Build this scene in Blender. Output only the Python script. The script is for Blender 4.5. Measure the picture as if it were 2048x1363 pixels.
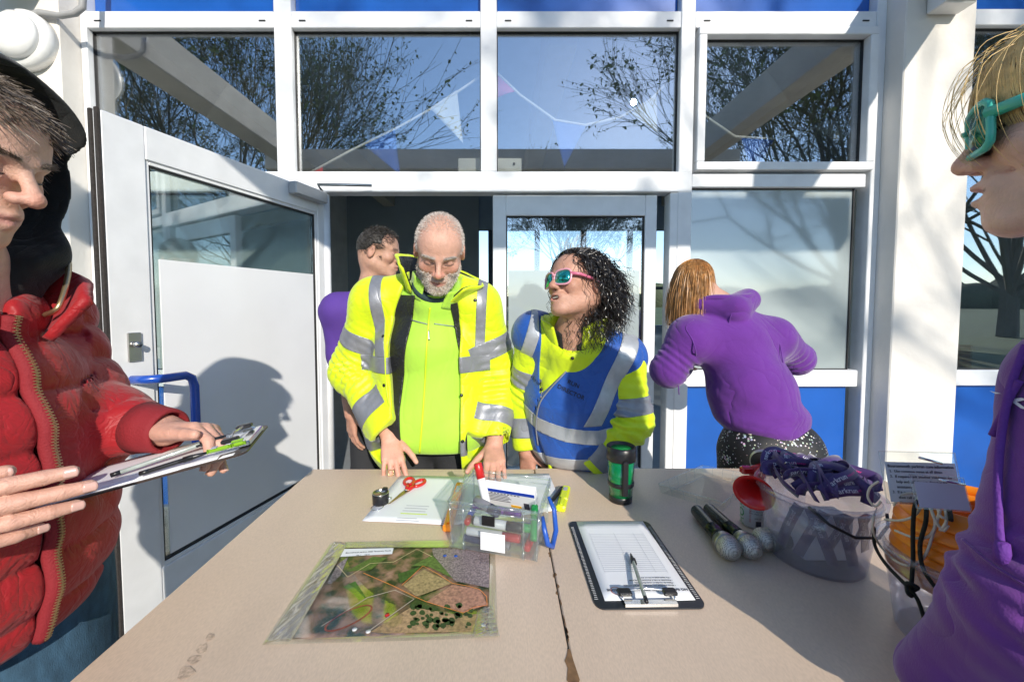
import bpy, bmesh, math, random
import numpy as np
from mathutils import Vector, Matrix, Euler
scene = bpy.context.scene
for o in list(bpy.data.objects): bpy.data.objects.remove(o)
random.seed(7); RNG = np.random.default_rng(7)
R = math.radians
# ---------------------------------------------------------------- camera
CAMZ = 1.34; FPX = 800.0; PITCH = R(2.7)
cam_d = bpy.data.cameras.new('camera'); cam = bpy.data.objects.new('camera', cam_d)
scene.collection.objects.link(cam); scene.camera = cam
cam.location = (0, 0, CAMZ); cam.rotation_euler = (math.pi/2 - PITCH, 0, 0)
cam_d.sensor_fit = 'HORIZONTAL'; cam_d.sensor_width = 36; cam_d.lens = FPX/2048*36
cam_d.shift_x = 19/2048; cam_d.shift_y = -36.8/2048
cam_d.clip_start = .02; cam_d.clip_end = 2000
# ---------------------------------------------------------------- sky, sun, exposure
SUN = Vector((.32, -1, .49)).normalized()          # towards the sun
world = bpy.data.worlds.new('World'); scene.world = world; world.use_nodes = True
nt = world.node_tree; bg = nt.nodes['Background']
sky = nt.nodes.new('ShaderNodeTexSky'); sky.sky_type = 'NISHITA'; sky.sun_disc = False
sky.sun_elevation = math.asin(SUN.z); sky.sun_rotation = math.atan2(SUN.x, SUN.y)
sky.air_density = 1.0; sky.dust_density = .12; sky.ozone_density = 3.5
nt.links.new(sky.outputs[0], bg.inputs[0]); bg.inputs[1].default_value = .15
sl = bpy.data.lights.new('sun', 'SUN'); sl.energy = 3.3; sl.angle = R(.6); sl.color = (1, .93, .82)
sun = bpy.data.objects.new('sun', sl); scene.collection.objects.link(sun)
sun.rotation_euler = SUN.to_track_quat('Z', 'Y').to_euler()
vs = scene.view_settings; vs.view_transform = 'Standard'; vs.look = 'None'; vs.exposure = .62; vs.gamma = 1
scene.cycles.max_bounces = 10; scene.cycles.transparent_max_bounces = 24
scene.cycles.sample_clamp_indirect = 6
# ---------------------------------------------------------------- helpers
COL = scene.collection
def ray(px, py):
    x = (px-1024+19)/FPX; u = (681.5-36.8-py)/FPX
    return Vector((x, math.cos(PITCH)+u*math.sin(PITCH), -math.sin(PITCH)+u*math.cos(PITCH)))
def P(px, py, Y):                                    # point of the photo at depth Y
    r = ray(px, py); return r*(Y/r.y) + Vector((0, 0, CAMZ))
def PZ(px, py, Z):                                   # point of the photo on the level Z
    r = ray(px, py); return r*((Z-CAMZ)/r.z) + Vector((0, 0, CAMZ))
def link(o, parent=None):
    COL.objects.link(o)
    if parent is not None: o.parent = parent
    return o
def tag(o, label=None, cat=None, group=None, kind=None):
    if label: o['label'] = label
    if cat: o['category'] = cat
    if group: o['group'] = group
    if kind: o['kind'] = kind
    return o
def empty(name, loc=(0, 0, 0), label=None, cat=None, group=None, parent=None, rz=0):
    o = bpy.data.objects.new(name, None); o.empty_display_size = .05
    o.location = loc; o.rotation_euler = (0, 0, rz); link(o, parent); return tag(o, label, cat, group)
def part_of(o, parent):                              # keep world placement while parenting to a located empty
    o.parent = parent; bpy.context.view_layer.update()
    o.matrix_parent_inverse = parent.matrix_world.inverted(); return o
class MB:
    def __init__(s): s.v = []; s.f = []; s.sm = []
    def add(s, vs, fs, smooth=False):
        n = len(s.v); s.v += [tuple(v) for v in vs]; s.f += [tuple(i+n for i in f) for f in fs]; s.sm += [smooth]*len(fs); return s
    def box(s, x0, x1, y0, y1, z0, z1, M=None):
        vs = [Vector((x, y, z)) for z in (z0, z1) for y in (y0, y1) for x in (x0, x1)]
        if M is not None: vs = [M @ v for v in vs]
        return s.add(vs, [(0, 2, 3, 1), (4, 5, 7, 6), (0, 1, 5, 4), (2, 6, 7, 3), (0, 4, 6, 2), (1, 3, 7, 5)])
    def bbox(s, c, h, M=None, b=.003):               # bevelled box: centre, half sizes
        vs = []; fs = []
        for sz in (-1, 1):
            for (ix, iy, zz) in ((0, b, 1), (0, 0, 0)) if sz > 0 else ((0, 0, 0), (0, b, 1)):
                pass
        rings = [(-h[2], b), (-h[2]+b, 0), (h[2]-b, 0), (h[2], b)]
        for z, ins in rings:
            X, Y = h[0]-ins, h[1]-ins
            for x, y in ((-X+b, -Y), (X-b, -Y), (X, -Y+b), (X, Y-b), (X-b, Y), (-X+b, Y), (-X, Y-b), (-X, -Y+b)):
                vs.append(Vector((x, y, z)) + (Vector(c) if M is None else Vector(c)))
        for k in range(3):
            for i in range(8): j = (i+1) % 8; fs.append((k*8+i, k*8+j, k*8+8+j, k*8+8+i))
        fs.append(tuple(range(7, -1, -1))); fs.append(tuple(range(24, 32)))
        if M is not None: vs = [M @ v for v in vs]
        return s.add(vs, fs)
    def tube(s, pts, r, n=8, cap=True, smooth=True, flat=None):
        pts = [Vector(p) for p in pts]; m = len(pts); rs = r if isinstance(r, (list, tuple)) else [r]*m
        vs = []; fs = []; nv = None
        for i, p in enumerate(pts):
            d = (pts[min(i+1, m-1)]-pts[max(i-1, 0)]).normalized()
            if nv is None: nv = d.orthogonal().normalized()
            nv = (nv - d*nv.dot(d)).normalized(); b = d.cross(nv)
            for k in range(n):
                a = 2*math.pi*k/n; vs.append(p + nv*(rs[i]*math.cos(a)) + b*(rs[i]*math.sin(a)))
        for i in range(m-1):
            for k in range(n): j = (k+1) % n; fs.append((i*n+k, i*n+j, (i+1)*n+j, (i+1)*n+k))
        if cap: fs.append(tuple(range(n-1, -1, -1))); fs.append(tuple(range((m-1)*n, m*n)))
        return s.add(vs, fs, smooth)
    def lathe(s, prof, M=None, n=32, smooth=True, closed=False):
        vs = []; fs = []; m = len(prof)
        for (r, z) in prof:
            for k in range(n): a = 2*math.pi*k/n; vs.append(Vector((r*math.cos(a), r*math.sin(a), z)))
        for i in range(m-1 if not closed else m):
            i2 = (i+1) % m
            for k in range(n): j = (k+1) % n; fs.append((i*n+k, i*n+j, i2*n+j, i2*n+k))
        if not closed:
            if prof[0][0] > 1e-5: fs.append(tuple(range(n-1, -1, -1)))
            if prof[-1][0] > 1e-5: fs.append(tuple(range((m-1)*n, m*n)))
        if M is not None: vs = [M @ v for v in vs]
        return s.add(vs, fs, smooth)
    def prism(s, pts, z0, z1, M=None):               # outline in xy, extruded in z
        n = len(pts); vs = [Vector((x, y, z0)) for x, y in pts] + [Vector((x, y, z1)) for x, y in pts]
        if M is not None: vs = [M @ v for v in vs]
        return s.add(vs, [tuple(range(n-1, -1, -1)), tuple(range(n, 2*n))] + [(i, (i+1) % n, n+(i+1) % n, n+i) for i in range(n)])
    def grid(s, fn, nu, nv, smooth=True):            # fn(u,v)->point
        vs = [fn(i/nu, j/nv) for j in range(nv+1) for i in range(nu+1)]
        return s.add(vs, [(j*(nu+1)+i, j*(nu+1)+i+1, (j+1)*(nu+1)+i+1, (j+1)*(nu+1)+i) for j in range(nv) for i in range(nu)], smooth)
    def build(s, name, m, parent=None, world=True):
        me = bpy.data.meshes.new(name); me.from_pydata(s.v, [], s.f); me.update()
        me.polygons.foreach_set('use_smooth', s.sm)
        o = bpy.data.objects.new(name, me); me.materials.append(m); link(o)
        if parent is not None:
            o.parent = parent
            if world: o.matrix_parent_inverse = wm(parent).inverted()
        return o
def wm(o):
    m = o.matrix_basis.copy() if o.type == 'EMPTY' or o.parent is None else o.matrix_basis.copy()
    return (wm(o.parent) @ o.matrix_parent_inverse @ m) if o.parent else m
def frame(o, xax, yax, zax):                         # matrix from origin and axes
    M = Matrix.Identity(4)
    for i, a in enumerate((xax, yax, zax)):
        for k in range(3): M[k][i] = a[k]
    for k in range(3): M[k][3] = o[k]
    return M
def aim(o, d, up=(0, 0, 1)):                         # z axis along d
    z = Vector(d).normalized(); u = Vector(up)
    if abs(z.dot(u.normalized())) > .99: u = Vector((0, 1, 0))
    x = u.cross(z).normalized(); y = z.cross(x); return frame(o, x, y, z)
# ---------------------------------------------------------------- materials
MATS = {}
def mat(name, col, rough=.5, metal=0, var=.08, scale=8, bump=0, bscale=150, coat=0, sheen=0, spec=.5, stretch=(1, 1, 1), sss=0, vcol=False, bdist=.002, wr=None):
    if name in MATS: return MATS[name]
    m = bpy.data.materials.new(name); m.use_nodes = True; t = m.node_tree; b = t.nodes['Principled BSDF']
    b.inputs['Roughness'].default_value = rough; b.inputs['Metallic'].default_value = metal
    b.inputs['Coat Weight'].default_value = coat; b.inputs['Sheen Weight'].default_value = sheen
    b.inputs['Specular IOR Level'].default_value = spec
    if sss:
        b.inputs['Subsurface Weight'].default_value = sss; b.inputs['Subsurface Radius'].default_value = (.012, .004, .002); b.inputs['Subsurface Scale'].default_value = 1
    tc = t.nodes.new('ShaderNodeTexCoord'); mp = t.nodes.new('ShaderNodeMapping'); mp.inputs['Scale'].default_value = stretch
    t.links.new(tc.outputs['Object'], mp.inputs[0])
    nz = t.nodes.new('ShaderNodeTexNoise'); nz.inputs['Scale'].default_value = scale; nz.inputs['Detail'].default_value = 5
    t.links.new(mp.outputs[0], nz.inputs[0])
    mr = t.nodes.new('ShaderNodeMapRange'); mr.inputs[1].default_value = .25; mr.inputs[2].default_value = .75
    mr.inputs[3].default_value = 1-var; mr.inputs[4].default_value = 1+var; t.links.new(nz.outputs[0], mr.inputs[0])
    mx = t.nodes.new('ShaderNodeVectorMath'); mx.operation = 'SCALE'
    if vcol:
        at = t.nodes.new('ShaderNodeAttribute'); at.attribute_name = 'Col'; t.links.new(at.outputs['Color'], mx.inputs[0])
    else: mx.inputs[0].default_value = col[:3]
    t.links.new(mr.outputs[0], mx.inputs['Scale']); t.links.new(mx.outputs[0], b.inputs['Base Color'])
    if bump:
        n2 = t.nodes.new('ShaderNodeTexNoise'); n2.inputs['Scale'].default_value = bscale; n2.inputs['Detail'].default_value = 4
        t.links.new(mp.outputs[0], n2.inputs[0]); bp = t.nodes.new('ShaderNodeBump'); bp.inputs['Strength'].default_value = bump; bp.inputs['Distance'].default_value = bdist
        t.links.new(n2.outputs[0], bp.inputs['Height']); t.links.new(bp.outputs[0], b.inputs['Normal'])
    if wr:                                            # creases of cloth: ridged, warped noise
        prev = b.inputs['Normal'].links[0].from_node if b.inputs['Normal'].is_linked else None
        for k, (ws, wd_) in enumerate(wr):
            n3 = t.nodes.new('ShaderNodeTexNoise'); n3.inputs['Scale'].default_value = ws; n3.inputs['Detail'].default_value = 2; n3.inputs['Distortion'].default_value = 1.1; t.links.new(mp.outputs[0], n3.inputs[0])
            m1 = t.nodes.new('ShaderNodeMath'); m1.operation = 'SUBTRACT'; m1.inputs[1].default_value = .5; t.links.new(n3.outputs[0], m1.inputs[0]); m2 = t.nodes.new('ShaderNodeMath'); m2.operation = 'ABSOLUTE'; t.links.new(m1.outputs[0], m2.inputs[0])
            m3 = t.nodes.new('ShaderNodeMath'); m3.operation = 'POWER'; m3.inputs[1].default_value = .7; t.links.new(m2.outputs[0], m3.inputs[0])
            bq = t.nodes.new('ShaderNodeBump'); bq.inputs['Strength'].default_value = 1; bq.inputs['Distance'].default_value = wd_; t.links.new(m3.outputs[0], bq.inputs['Height'])
            if prev is not None: t.links.new(prev.outputs[0], bq.inputs['Normal'])
            t.links.new(bq.outputs[0], b.inputs['Normal']); prev = bq
    MATS[name] = m; return m
def glassmat(name, tint, refl, base=.0, rough=0.0, graz=.55, milky=0, mcol=(.8, .8, .8), mrough=.4):
    """pane: clear transmission + coated mirror reflection rising at grazing angles (+ a milky share)"""
    if name in MATS: return MATS[name]
    m = bpy.data.materials.new(name); m.use_nodes = True; t = m.node_tree; t.nodes.remove(t.nodes['Principled BSDF'])
    out = t.nodes['Material Output']; tr = t.nodes.new('ShaderNodeBsdfTransparent'); tr.inputs[0].default_value = (*tint, 1)
    gl = t.nodes.new('ShaderNodeBsdfGlossy'); gl.inputs['Roughness'].default_value = rough; gl.inputs['Color'].default_value = (.95, .97, 1, 1)
    lw = t.nodes.new('ShaderNodeLayerWeight'); lw.inputs[0].default_value = .35
    mr = t.nodes.new('ShaderNodeMapRange'); mr.inputs[3].default_value = refl; mr.inputs[4].default_value = min(1, refl+graz); t.links.new(lw.outputs['Fresnel'], mr.inputs[0])
    last = tr
    if milky:
        df = t.nodes.new('ShaderNodeBsdfPrincipled'); df.inputs['Base Color'].default_value = (*mcol, 1); df.inputs['Roughness'].default_value = mrough
        tl = t.nodes.new('ShaderNodeBsdfTranslucent'); tl.inputs[0].default_value = (*mcol, 1)
        m0 = t.nodes.new('ShaderNodeMixShader'); m0.inputs[0].default_value = .45; t.links.new(df.outputs[0], m0.inputs[1]); t.links.new(tl.outputs[0], m0.inputs[2])
        m1 = t.nodes.new('ShaderNodeMixShader'); m1.inputs[0].default_value = milky
        t.links.new(tr.outputs[0], m1.inputs[1]); t.links.new(m0.outputs[0], m1.inputs[2]); last = m1
    m2 = t.nodes.new('ShaderNodeMixShader'); t.links.new(mr.outputs[0], m2.inputs[0]); t.links.new(last.outputs[0], m2.inputs[1]); t.links.new(gl.outputs[0], m2.inputs[2])
    t.links.new(m2.outputs[0], out.inputs[0]); MATS[name] = m; return m
def text(body, size, m, M, parent=None, name='lettering', align='CENTER', bold=0, depth=.0002):
    c = bpy.data.curves.new(name, 'FONT'); c.body = body; c.size = size; c.align_x = align; c.align_y = 'CENTER'; c.offset = bold*size; c.extrude = depth; c.resolution_u = 3
    o = bpy.data.objects.new('tmp', c); COL.objects.link(o); me = bpy.data.meshes.new_from_object(o); COL.objects.unlink(o); bpy.data.objects.remove(o)
    me.name = name; me.materials.clear(); me.materials.append(m); me.transform(M)
    o = bpy.data.objects.new(name, me); link(o)
    if parent is not None: o.parent = parent; o.matrix_parent_inverse = wm(parent).inverted()
    return o
# ================================================================ SETTING
white = mat('white_aluminium', (.78, .79, .80), .38, var=.07, scale=9, bump=.05, bscale=60)
render_w = mat('painted_render', (.78, .74, .68), .85, var=.07, scale=3, bump=.5, bscale=40, bdist=.003)
reveal = mat('reveal_paint', (.6, .59, .56), .8, var=.06, scale=4, bump=.3, bscale=50)
bluep = mat('blue_panel', (.012, .10, .42), .18, var=.15, scale=2.5, coat=.3)
black = mat('black_rubber', (.015, .015, .016), .6)
brush = mat('brush_pile', (.05, .042, .038), .95, var=.4, scale=120, bump=1, bscale=500, bdist=.006)
glass = glassmat('window_glass', (.94, .96, .95), .26)
film = glassmat('frosted_film', (.30, .34, .34), .10, rough=.05, milky=.88, mcol=(.66, .74, .74))
dfilm = mat('white_privacy_panel', (.84, .85, .86), .35, var=.04, scale=3, coat=.15)
steel = mat('steel', (.55, .54, .52), .3, 1, var=.1)
WY = 2.60                                            # glass plane
GX = lambda px: P(px, 607, WY).x
GZ = lambda py: P(1005, py, WY).z
# ground
g = MB().add([(-400, -400, -.02), (400, -400, -.02), (400, 400, -.02), (-400, 400, -.02)], [(0, 1, 2, 3)])
tag(g.build('ground', mat('meadow', (.07, .10, .03), .9, var=.4, scale=.3, bump=.5, bscale=6)), kind='structure')
pv = MB(); 
for i in range(-7, 9):
    for j in range(-5, 5):
        x0, y0 = i*.6, .05+j*.5; 
        if y0 < 2.4: pv.bbox((x0+.3, y0+.25, -.018), (.296, .246, .02), b=.004)
pvo = tag(MB().box(-9, 9, -3.2, 2.75, -.06, -.012).build('terrace', mat('joint_mortar', (.16, .15, .13), .95, var=.2, scale=20)), kind='structure')
slab_m = mat('paving_slab', (.36, .33, .28), .9, var=.22, scale=5, bump=.6, bscale=60)
for i in range(-7, 9):
    for j in range(-5, 5):
        x0, y0 = i*.6, .05+j*.5
        if y0 < 2.3:
            MB().bbox((x0+.3, y0+.25, -.006), (.296, .246, .012+.002*random.random()), b=.004).build('paving_slab', slab_m, pvo)
# ---- building
B = empty('clubhouse', (0, WY, 0), 'white and blue clubhouse with tall glazed front and pale rendered piers', 'building')
PF = WY-.17
xs = dict(lj=GX(205), w1=(GX(214), GX(570)), w2=(GX(603), GX(963)), w3=(GX(994), GX(1345)), w4=(GX(1393), GX(1703)), rj=GX(1735))
zt0, zt1 = GZ(66), GZ(33)                            # upper transom
zb0, zb1 = GZ(388), GZ(348)                          # door head
TOP = 3.75
def bar(x0, x1, z0, z1, name='mullion', y0=WY-.05, y1=WY+.05, m=white, p=None): return MB().bbox(((x0+x1)/2, (y0+y1)/2, (z0+z1)/2), ((x1-x0)/2, (y1-y0)/2, (z1-z0)/2), b=.004).build(name, m, p or B)
dL, dR = GX(655), GX(1340)                           # door opening
for a, b, z0 in ((xs['lj']-.01, xs['w1'][0], 0), (xs['w1'][1], xs['w2'][0], zb1), (xs['w2'][1], xs['w3'][0], zb1), (xs['w3'][1], GX(1372), 0), (xs['w4'][1]+.045, xs['rj'], 0)):
    bar(a, b, z0, TOP)
bar(dL-.10, dL+.006, 0, zb0, 'door_post'); bar(dR-.03, dR+.035, 0, zb0-.002, 'door_post', y0=WY-.045)
for k, (a, b) in enumerate(((xs['w1'][0], xs['w1'][1]), (xs['w2'][0], xs['w2'][1]), (xs['w3'][0], xs['w3'][1]), (GX(1372), xs['w4'][1]+.045))):
    bar(a, b, zt0, zt1, 'transom', y0=WY-.047, y1=WY+.047)
    MB().bbox(((a+b)/2, WY+.02, (zt1+TOP)/2), ((b-a)/2-.002, .012, (TOP-zt1)/2-.002), b=.002).build('spandrel_panel', bluep, B)
    MB().box(a+.05, a+.09, WY-.052, WY-.046, (zt0+zt1)/2-.012, (zt0+zt1)/2-.006).build('drain_slot', black, B)
    MB().box(b-.09, b-.05, WY-.052, WY-.046, (zt0+zt1)/2-.012, (zt0+zt1)/2-.006).build('drain_slot', black, B)
bar(xs['w1'][0], dR+.10, zb0, zb1, 'transom', y0=WY-.052, y1=WY+.052)
def window(x0, x1, z0, z1, m=glass, fw=.0, name='window', gask=.006):
    w = empty(name, ((x0+x1)/2, WY, z0), parent=None); w.parent = B; w.matrix_parent_inverse = wm(B).inverted()
    if fw:
        for (a, b, c, d) in ((x0-fw, x1+fw, z1, z1+fw), (x0-fw, x1+fw, z0-fw, z0), (x0-fw, x0, z0, z1), (x1, x1+fw, z0, z1)):
            MB().bbox(((a+b)/2, WY-.015, (c+d)/2), ((b-a)/2, .05, (d-c)/2), b=.004).build('frame', white, w)
    for (a, b, c, d) in ((x0, x1, z1-gask, z1), (x0, x1, z0, z0+gask), (x0, x0+gask, z0, z1), (x1-gask, x1, z0, z1)):
        MB().box(a, b, WY-.012, WY+.012, c, d).build('gasket', black, w)
    MB().box(x0, x1, WY-.003, WY+.003, z0, z1).build('pane', m, w); return w
window(*xs['w1'], zb1, zt0); window(*xs['w2'], zb1, zt0); window(*xs['w3'], zb1, zt0)
window(xs['w4'][0], xs['w4'][1], GZ(330), GZ(82), fw=.05, name='window_sash')
xr0, xr1 = GX(1372), GX(1697)
bar(xr0, xr1+.04, GZ(378), GZ(352), 'transom', y0=WY-.045); window(xr0, xr1, GZ(738), GZ(378), film)
bar(xr0, xr1+.04, GZ(770), GZ(738), 'transom', y0=WY-.045)
MB().bbox(((xr0+xr1)/2, WY+.01, GZ(770)/2), ((xr1-xr0)/2, .015, GZ(770)/2-.002), b=.002).build('lower_panel', bluep, B)
xl0, xl1 = xs['w1'][0], dL-.10
window(xl0, xl1, GZ(738), zb0, film); bar(xl0, xl1, GZ(770), GZ(738), 'transom', y0=WY-.045)
MB().bbox(((xl0+xl1)/2, WY+.01, GZ(770)/2), ((xl1-xl0)/2, .015, GZ(770)/2-.002), b=.002).build('lower_panel', bluep, B)
# piers, next bay on the right, wall on the left
pr0 = xs['rj']; pr1 = pr0+.415
def pier(x0, x1, name='pier'): return MB().bbox(((x0+x1)/2, (PF+WY+.2)/2, TOP/2), ((x1-x0)/2, (WY+.2-PF)/2, TOP/2), b=.006).build(name, render_w, B)
pier(pr0, pr1); pier(-3.9, xs['lj']-.012)
xb0, xb1 = pr1+.02, pr1+2.2
bar(pr1, pr1+.06, 0, TOP); bar(pr1+.06, xb1, GZ(60), GZ(28), 'transom', y0=WY-.045); bar(pr1+.06, xb1, GZ(768), GZ(738), 'transom', y0=WY-.045)
window(pr1+.06, xb1, GZ(738), GZ(60))
MB().bbox(((pr1+.06+xb1)/2, WY+.01, GZ(768)/2), ((xb1-pr1-.06)/2, .015, GZ(768)/2-.002), b=.002).build('lower_panel', bluep, B)
MB().bbox(((pr1+.06+xb1)/2, WY+.02, (GZ(28)+TOP)/2), ((xb1-pr1-.06)/2, .012, (TOP-GZ(28))/2-.002), b=.002).build('spandrel_panel', bluep, B)
pier(xb1, xb1+.42)
# canopy frame: two beams out from the piers and a cross beam overhead
conc = mat('painted_concrete', (.58, .55, .48), .9, var=.15, scale=3, bump=.5, bscale=30)
for x in (-2.80, pr0+.18): MB().bbox((x, 1.17, 3.33), (.13, 1.27, .16), b=.01).build('canopy_beam', conc, B)
MB().bbox((0, -.2, 3.22), (3.1, .10, .13), b=.01).build('canopy_beam', conc, B)
MB().bbox((0, WY+.3, TOP+.14), (5.6, .55, .14), b=.01).build('fascia', white, B)
# interior
iw = mat('white_painted_brick', (.80, .79, .74), .7, var=.1, scale=4)
t = iw.node_tree; br = t.nodes.new('ShaderNodeTexBrick'); br.inputs['Scale'].default_value = 4.4; br.inputs['Mortar Size'].default_value = .02
bp = t.nodes.new('ShaderNodeBump'); bp.inputs['Strength'].default_value = .6; bp.inputs['Distance'].default_value = .01; bp.invert = True
mpx = t.nodes.new('ShaderNodeMapping'); mpx.inputs['Rotation'].default_value = (R(90), 0, R(90)); tcx = t.nodes.new('ShaderNodeTexCoord')
t.links.new(tcx.outputs['Object'], mpx.inputs[0]); t.links.new(mpx.outputs[0], br.inputs[0]); t.links.new(br.outputs['Fac'], bp.inputs['Height']); t.links.new(bp.outputs[0], t.nodes['Principled BSDF'].inputs['Normal'])
YB = 7.2
MB().box(-2.9, -2.75, WY+.21, YB, 0, TOP).build('inner_wall', iw, B); MB().box(5.6, 5.75, WY+.21, YB, 0, TOP).build('inner_wall', iw, B)
MB().box(-2.9, 5.7, WY-.04, YB, -.005, .012).build('inner_floor', mat('lino', (.28, .30, .32), .4, var=.1), B)
MB().box(-2.75, 5.6, WY+.12, YB, 3.35, 3.5).build('ceiling', mat('ceiling_blue', (.42, .50, .58), .8), B)
MB().box(-2.75, -.42, YB-.05, YB+.05, 0, 3.4).build('back_wall', mat('dim_wall', (.34, .40, .44), .8, var=.1, scale=2), B)
MB().box(-2.75, 5.6, YB, YB+.1, 0, .95).build('back_wall', mat('blue_wall', (.28, .38, .50), .7), B)
MB().box(-2.75, 5.6, YB, YB+.1, 2.65, 3.5).build('back_wall', MATS['blue_wall'], B)
bm = mat('dark_blue_frame', (.03, .06, .10), .5)
for i in range(11):
    x = -2.7+i*.83; MB().bbox((x, YB+.03, 1.8), (.045, .04, .85), b=.003).build('back_mullion', bm, B)
MB().bbox((1.4, YB+.03, 1.62), (4.1, .035, .025), b=.003).build('back_transom', bm, B)
for x in (-2.0, .4, 2.9): MB().bbox((x, 4.95, 3.2), (.1, 2.2, .15), b=.01).build('roof_beam', mat('cream_beam', (.5, .47, .38), .7), B)
MB().bbox((1.4, 4.4, 2.62), (4.15, .06, .10), b=.01).build('roof_beam', MATS['cream_beam'], B)
redseat = mat('red_seat', (.45, .03, .03), .5)
for bx_, by_, tx_ in ((4.75, 4.3, 'nearer'), (5.0, 5.6, 'farther')):
    bn = empty('bench', (bx_, by_, 0), tx_+' of the red benches inside, seen through the far right window', 'bench', 'red benches indoors')
    MB().bbox((bx_, by_, .44), (.55, .20, .03), b=.01).build('seat', redseat, bn); MB().bbox((bx_, by_+.2, .72), (.55, .02, .16), b=.01).build('backrest', redseat, bn)
    for dx in (-.48, .48):
        for dy in (-.16, .16): MB().tube([(bx_+dx, by_+dy, .012), (bx_+dx, by_+dy, .42)], .015, 8).build('leg', steel, bn)
# fittings
lm = mat('lamp_white', (.8, .8, .78), .4)
c = P(62, 88, PF); L = empty('bulkhead_lamp', (c.x, PF, c.z), 'round white bulkhead lamp on the pale left pier', 'lamp')
Ml = aim((c.x, PF, c.z), (0, -1, 0))
MB().lathe([(.165, 0), (.165, .05), (.15, .07), (.0, .07)], Ml, 40).build('lamp_base', lm, L)
MB().lathe([(.13, .071), (.125, .10), (.09, .125), (0, .135)], Ml, 40).build('diffuser', mat('opal', (.85, .85, .83), .25), L)
c2 = P(150, 10, PF)
cd = tag(MB().tube([P(52, 42, PF-.03), P(62, 30, PF-.03), P(80, 25, PF-.03), P(120, 32, PF-.03), P(150, 27, PF-.03), P(165, 15, PF-.03), P(167, -20, PF-.03), P(167, -90, PF-.03)], .017, 10).build('conduit', mat('grey_conduit', (.35, .35, .35), .5)), 'grey bent cable conduit above the round lamp', 'conduit')
c = P(1905, 0, PF-.06)
jb = empty('junction_box', c, 'white box fixed at the top of the right hand pier', 'box')
MB().bbox((c.x, PF-.055, c.z+.04), (.09, .052, .085), b=.006).build('box_body', lm, jb); MB().bbox((c.x, PF-.109, c.z+.04), (.083, .003, .078), b=.002).build('cover', white, jb)
# bunting inside the upper windows
st = mat('bunting_tape', (.8, .8, .78), .8); BY = WY+.10
bunt = empty('bunting', P(980, 150, BY), 'string of red, white and blue triangle flags behind the upper windows', 'bunting')
for run in ([(617, 347), (700, 302), (800, 253), (880, 208), (965, 150)], [(993, 145), (1040, 190), (1110, 240), (1170, 250), (1240, 235), (1300, 200), (1350, 150)], [(1350, 150), (1400, 225), (1470, 273), (1545, 278), (1610, 265), (1690, 225)]):
    MB().tube([P(x, y, BY) for x, y in run], .008, 6).build('tape', st, bunt)
fc = {'w': mat('flag_white', (.78, .8, .78), .8), 'b': mat('flag_blue', (.02, .12, .55), .8), 'r': mat('flag_red', (.7, .03, .06), .8), 'p': mat('flag_pink', (.75, .12, .3), .8)}
for k, tri in (('r', ((617, 347), (645, 333), (648, 375))), ('b', ((725, 288), (790, 258), (800, 350))), ('w', ((860, 216), (914, 180), (926, 287))), ('p', ((994, 146), (1034, 182), (992, 195))),
               ('b', ((1104, 238), (1173, 250), (1128, 336))), ('w', ((1262, 228), (1312, 186), (1316, 268))), ('b', ((1482, 276), (1548, 280), (1506, 348))), ('w', ((1632, 258), (1690, 225), (1692, 290)))):
    A, Bq, C = [P(x, y, BY) for x, y in tri]
    def fl(u, v, A=A, Bq=Bq, C=C): p = (A.lerp(Bq, u)).lerp(C, v); p.y += .012*math.sin(5*v+3*u)*v; return p
    o = MB().grid(fl, 6, 8).build('flag', fc[k], bunt); md = o.modifiers.new('t', 'SOLIDIFY'); md.thickness = .0015
eb = empty('emergency_light', P(975, 330, WY+.08), 'white box fitting behind the bottom of the middle upper windows', 'light fitting')
a, b = P(917, 346, WY+.1), P(1043, 318, WY+.1); MB().bbox(((a.x+b.x)/2, WY+.12, (a.z+b.z)/2), ((b.x-a.x)/2, .04, (b.z-a.z)/2), b=.004).build('fitting_body', lm, eb)
MB().tube([(b.x-.05, WY+.07, b.z-.04), (b.x-.05, WY+.085, b.z-.04)], .008).build('screw', black, eb)
# ---- doors
def leaf(name, hinge, free, zt, label):
    d = empty(name, hinge, label, 'door'); h = Vector(hinge); u = (Vector(free)-h); W = u.length; u.normalize()
    n = Vector((u.y, -u.x, 0)); 
    if n.dot(Vector((0, 0, 0))-h) < 0: n = -n         # n: towards the camera side
    return d, frame(h, u, n, Vector((0, 0, 1))), W
zt = 2.03
D, M, W = leaf('door', (GX(652), WY-.03, .0), (P(208, 607, 1.46).x, 1.46, 0), zt, 'white glazed door standing open behind the man in red')
def pb(x0, x1, y0, y1, z0, z1, nm, m, par, b=.004, Mx=None): return MB().bbox(((x0+x1)/2, (y0+y1)/2, (z0+z1)/2), ((x1-x0)/2, (y1-y0)/2, (z1-z0)/2), M if Mx is None else Mx, b).build(nm, m, par)
T = .025
pb(.0, .07, -T, T, .01, zt, 'hinge_stile', white, D); pb(W-.14, W, -T, T, .01, zt, 'lock_stile', white, D)
pb(.07, W-.14, -T, T, zt-.13, zt, 'top_rail', white, D); pb(.07, W-.14, -T, T, .01, .26, 'bottom_rail', white, D)
for (x0, x1, z0, z1) in ((.07, .085, .26, zt-.13), (W-.155, W-.14, .26, zt-.13), (.085, W-.155, zt-.145, zt-.13), (.085, W-.155, .26, .275)):
    pb(x0, x1, -.018, .018, z0, z1, 'glazing_bead', white, D, .002)
for (x0, x1, z0, z1) in ((.085, .093, .275, zt-.145), (W-.163, W-.155, .275, zt-.145), (.093, W-.163, zt-.153, zt-.145), (.093, W-.163, .275, .283)):
    pb(x0, x1, -.012, .012, z0, z1, 'gasket', black, D, .001)
MB().box(.093, W-.163, -.003, .003, .283, zt-.153, M).build('pane', glassmat('door_glass', (.85, .9, .86), .16), D)
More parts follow.
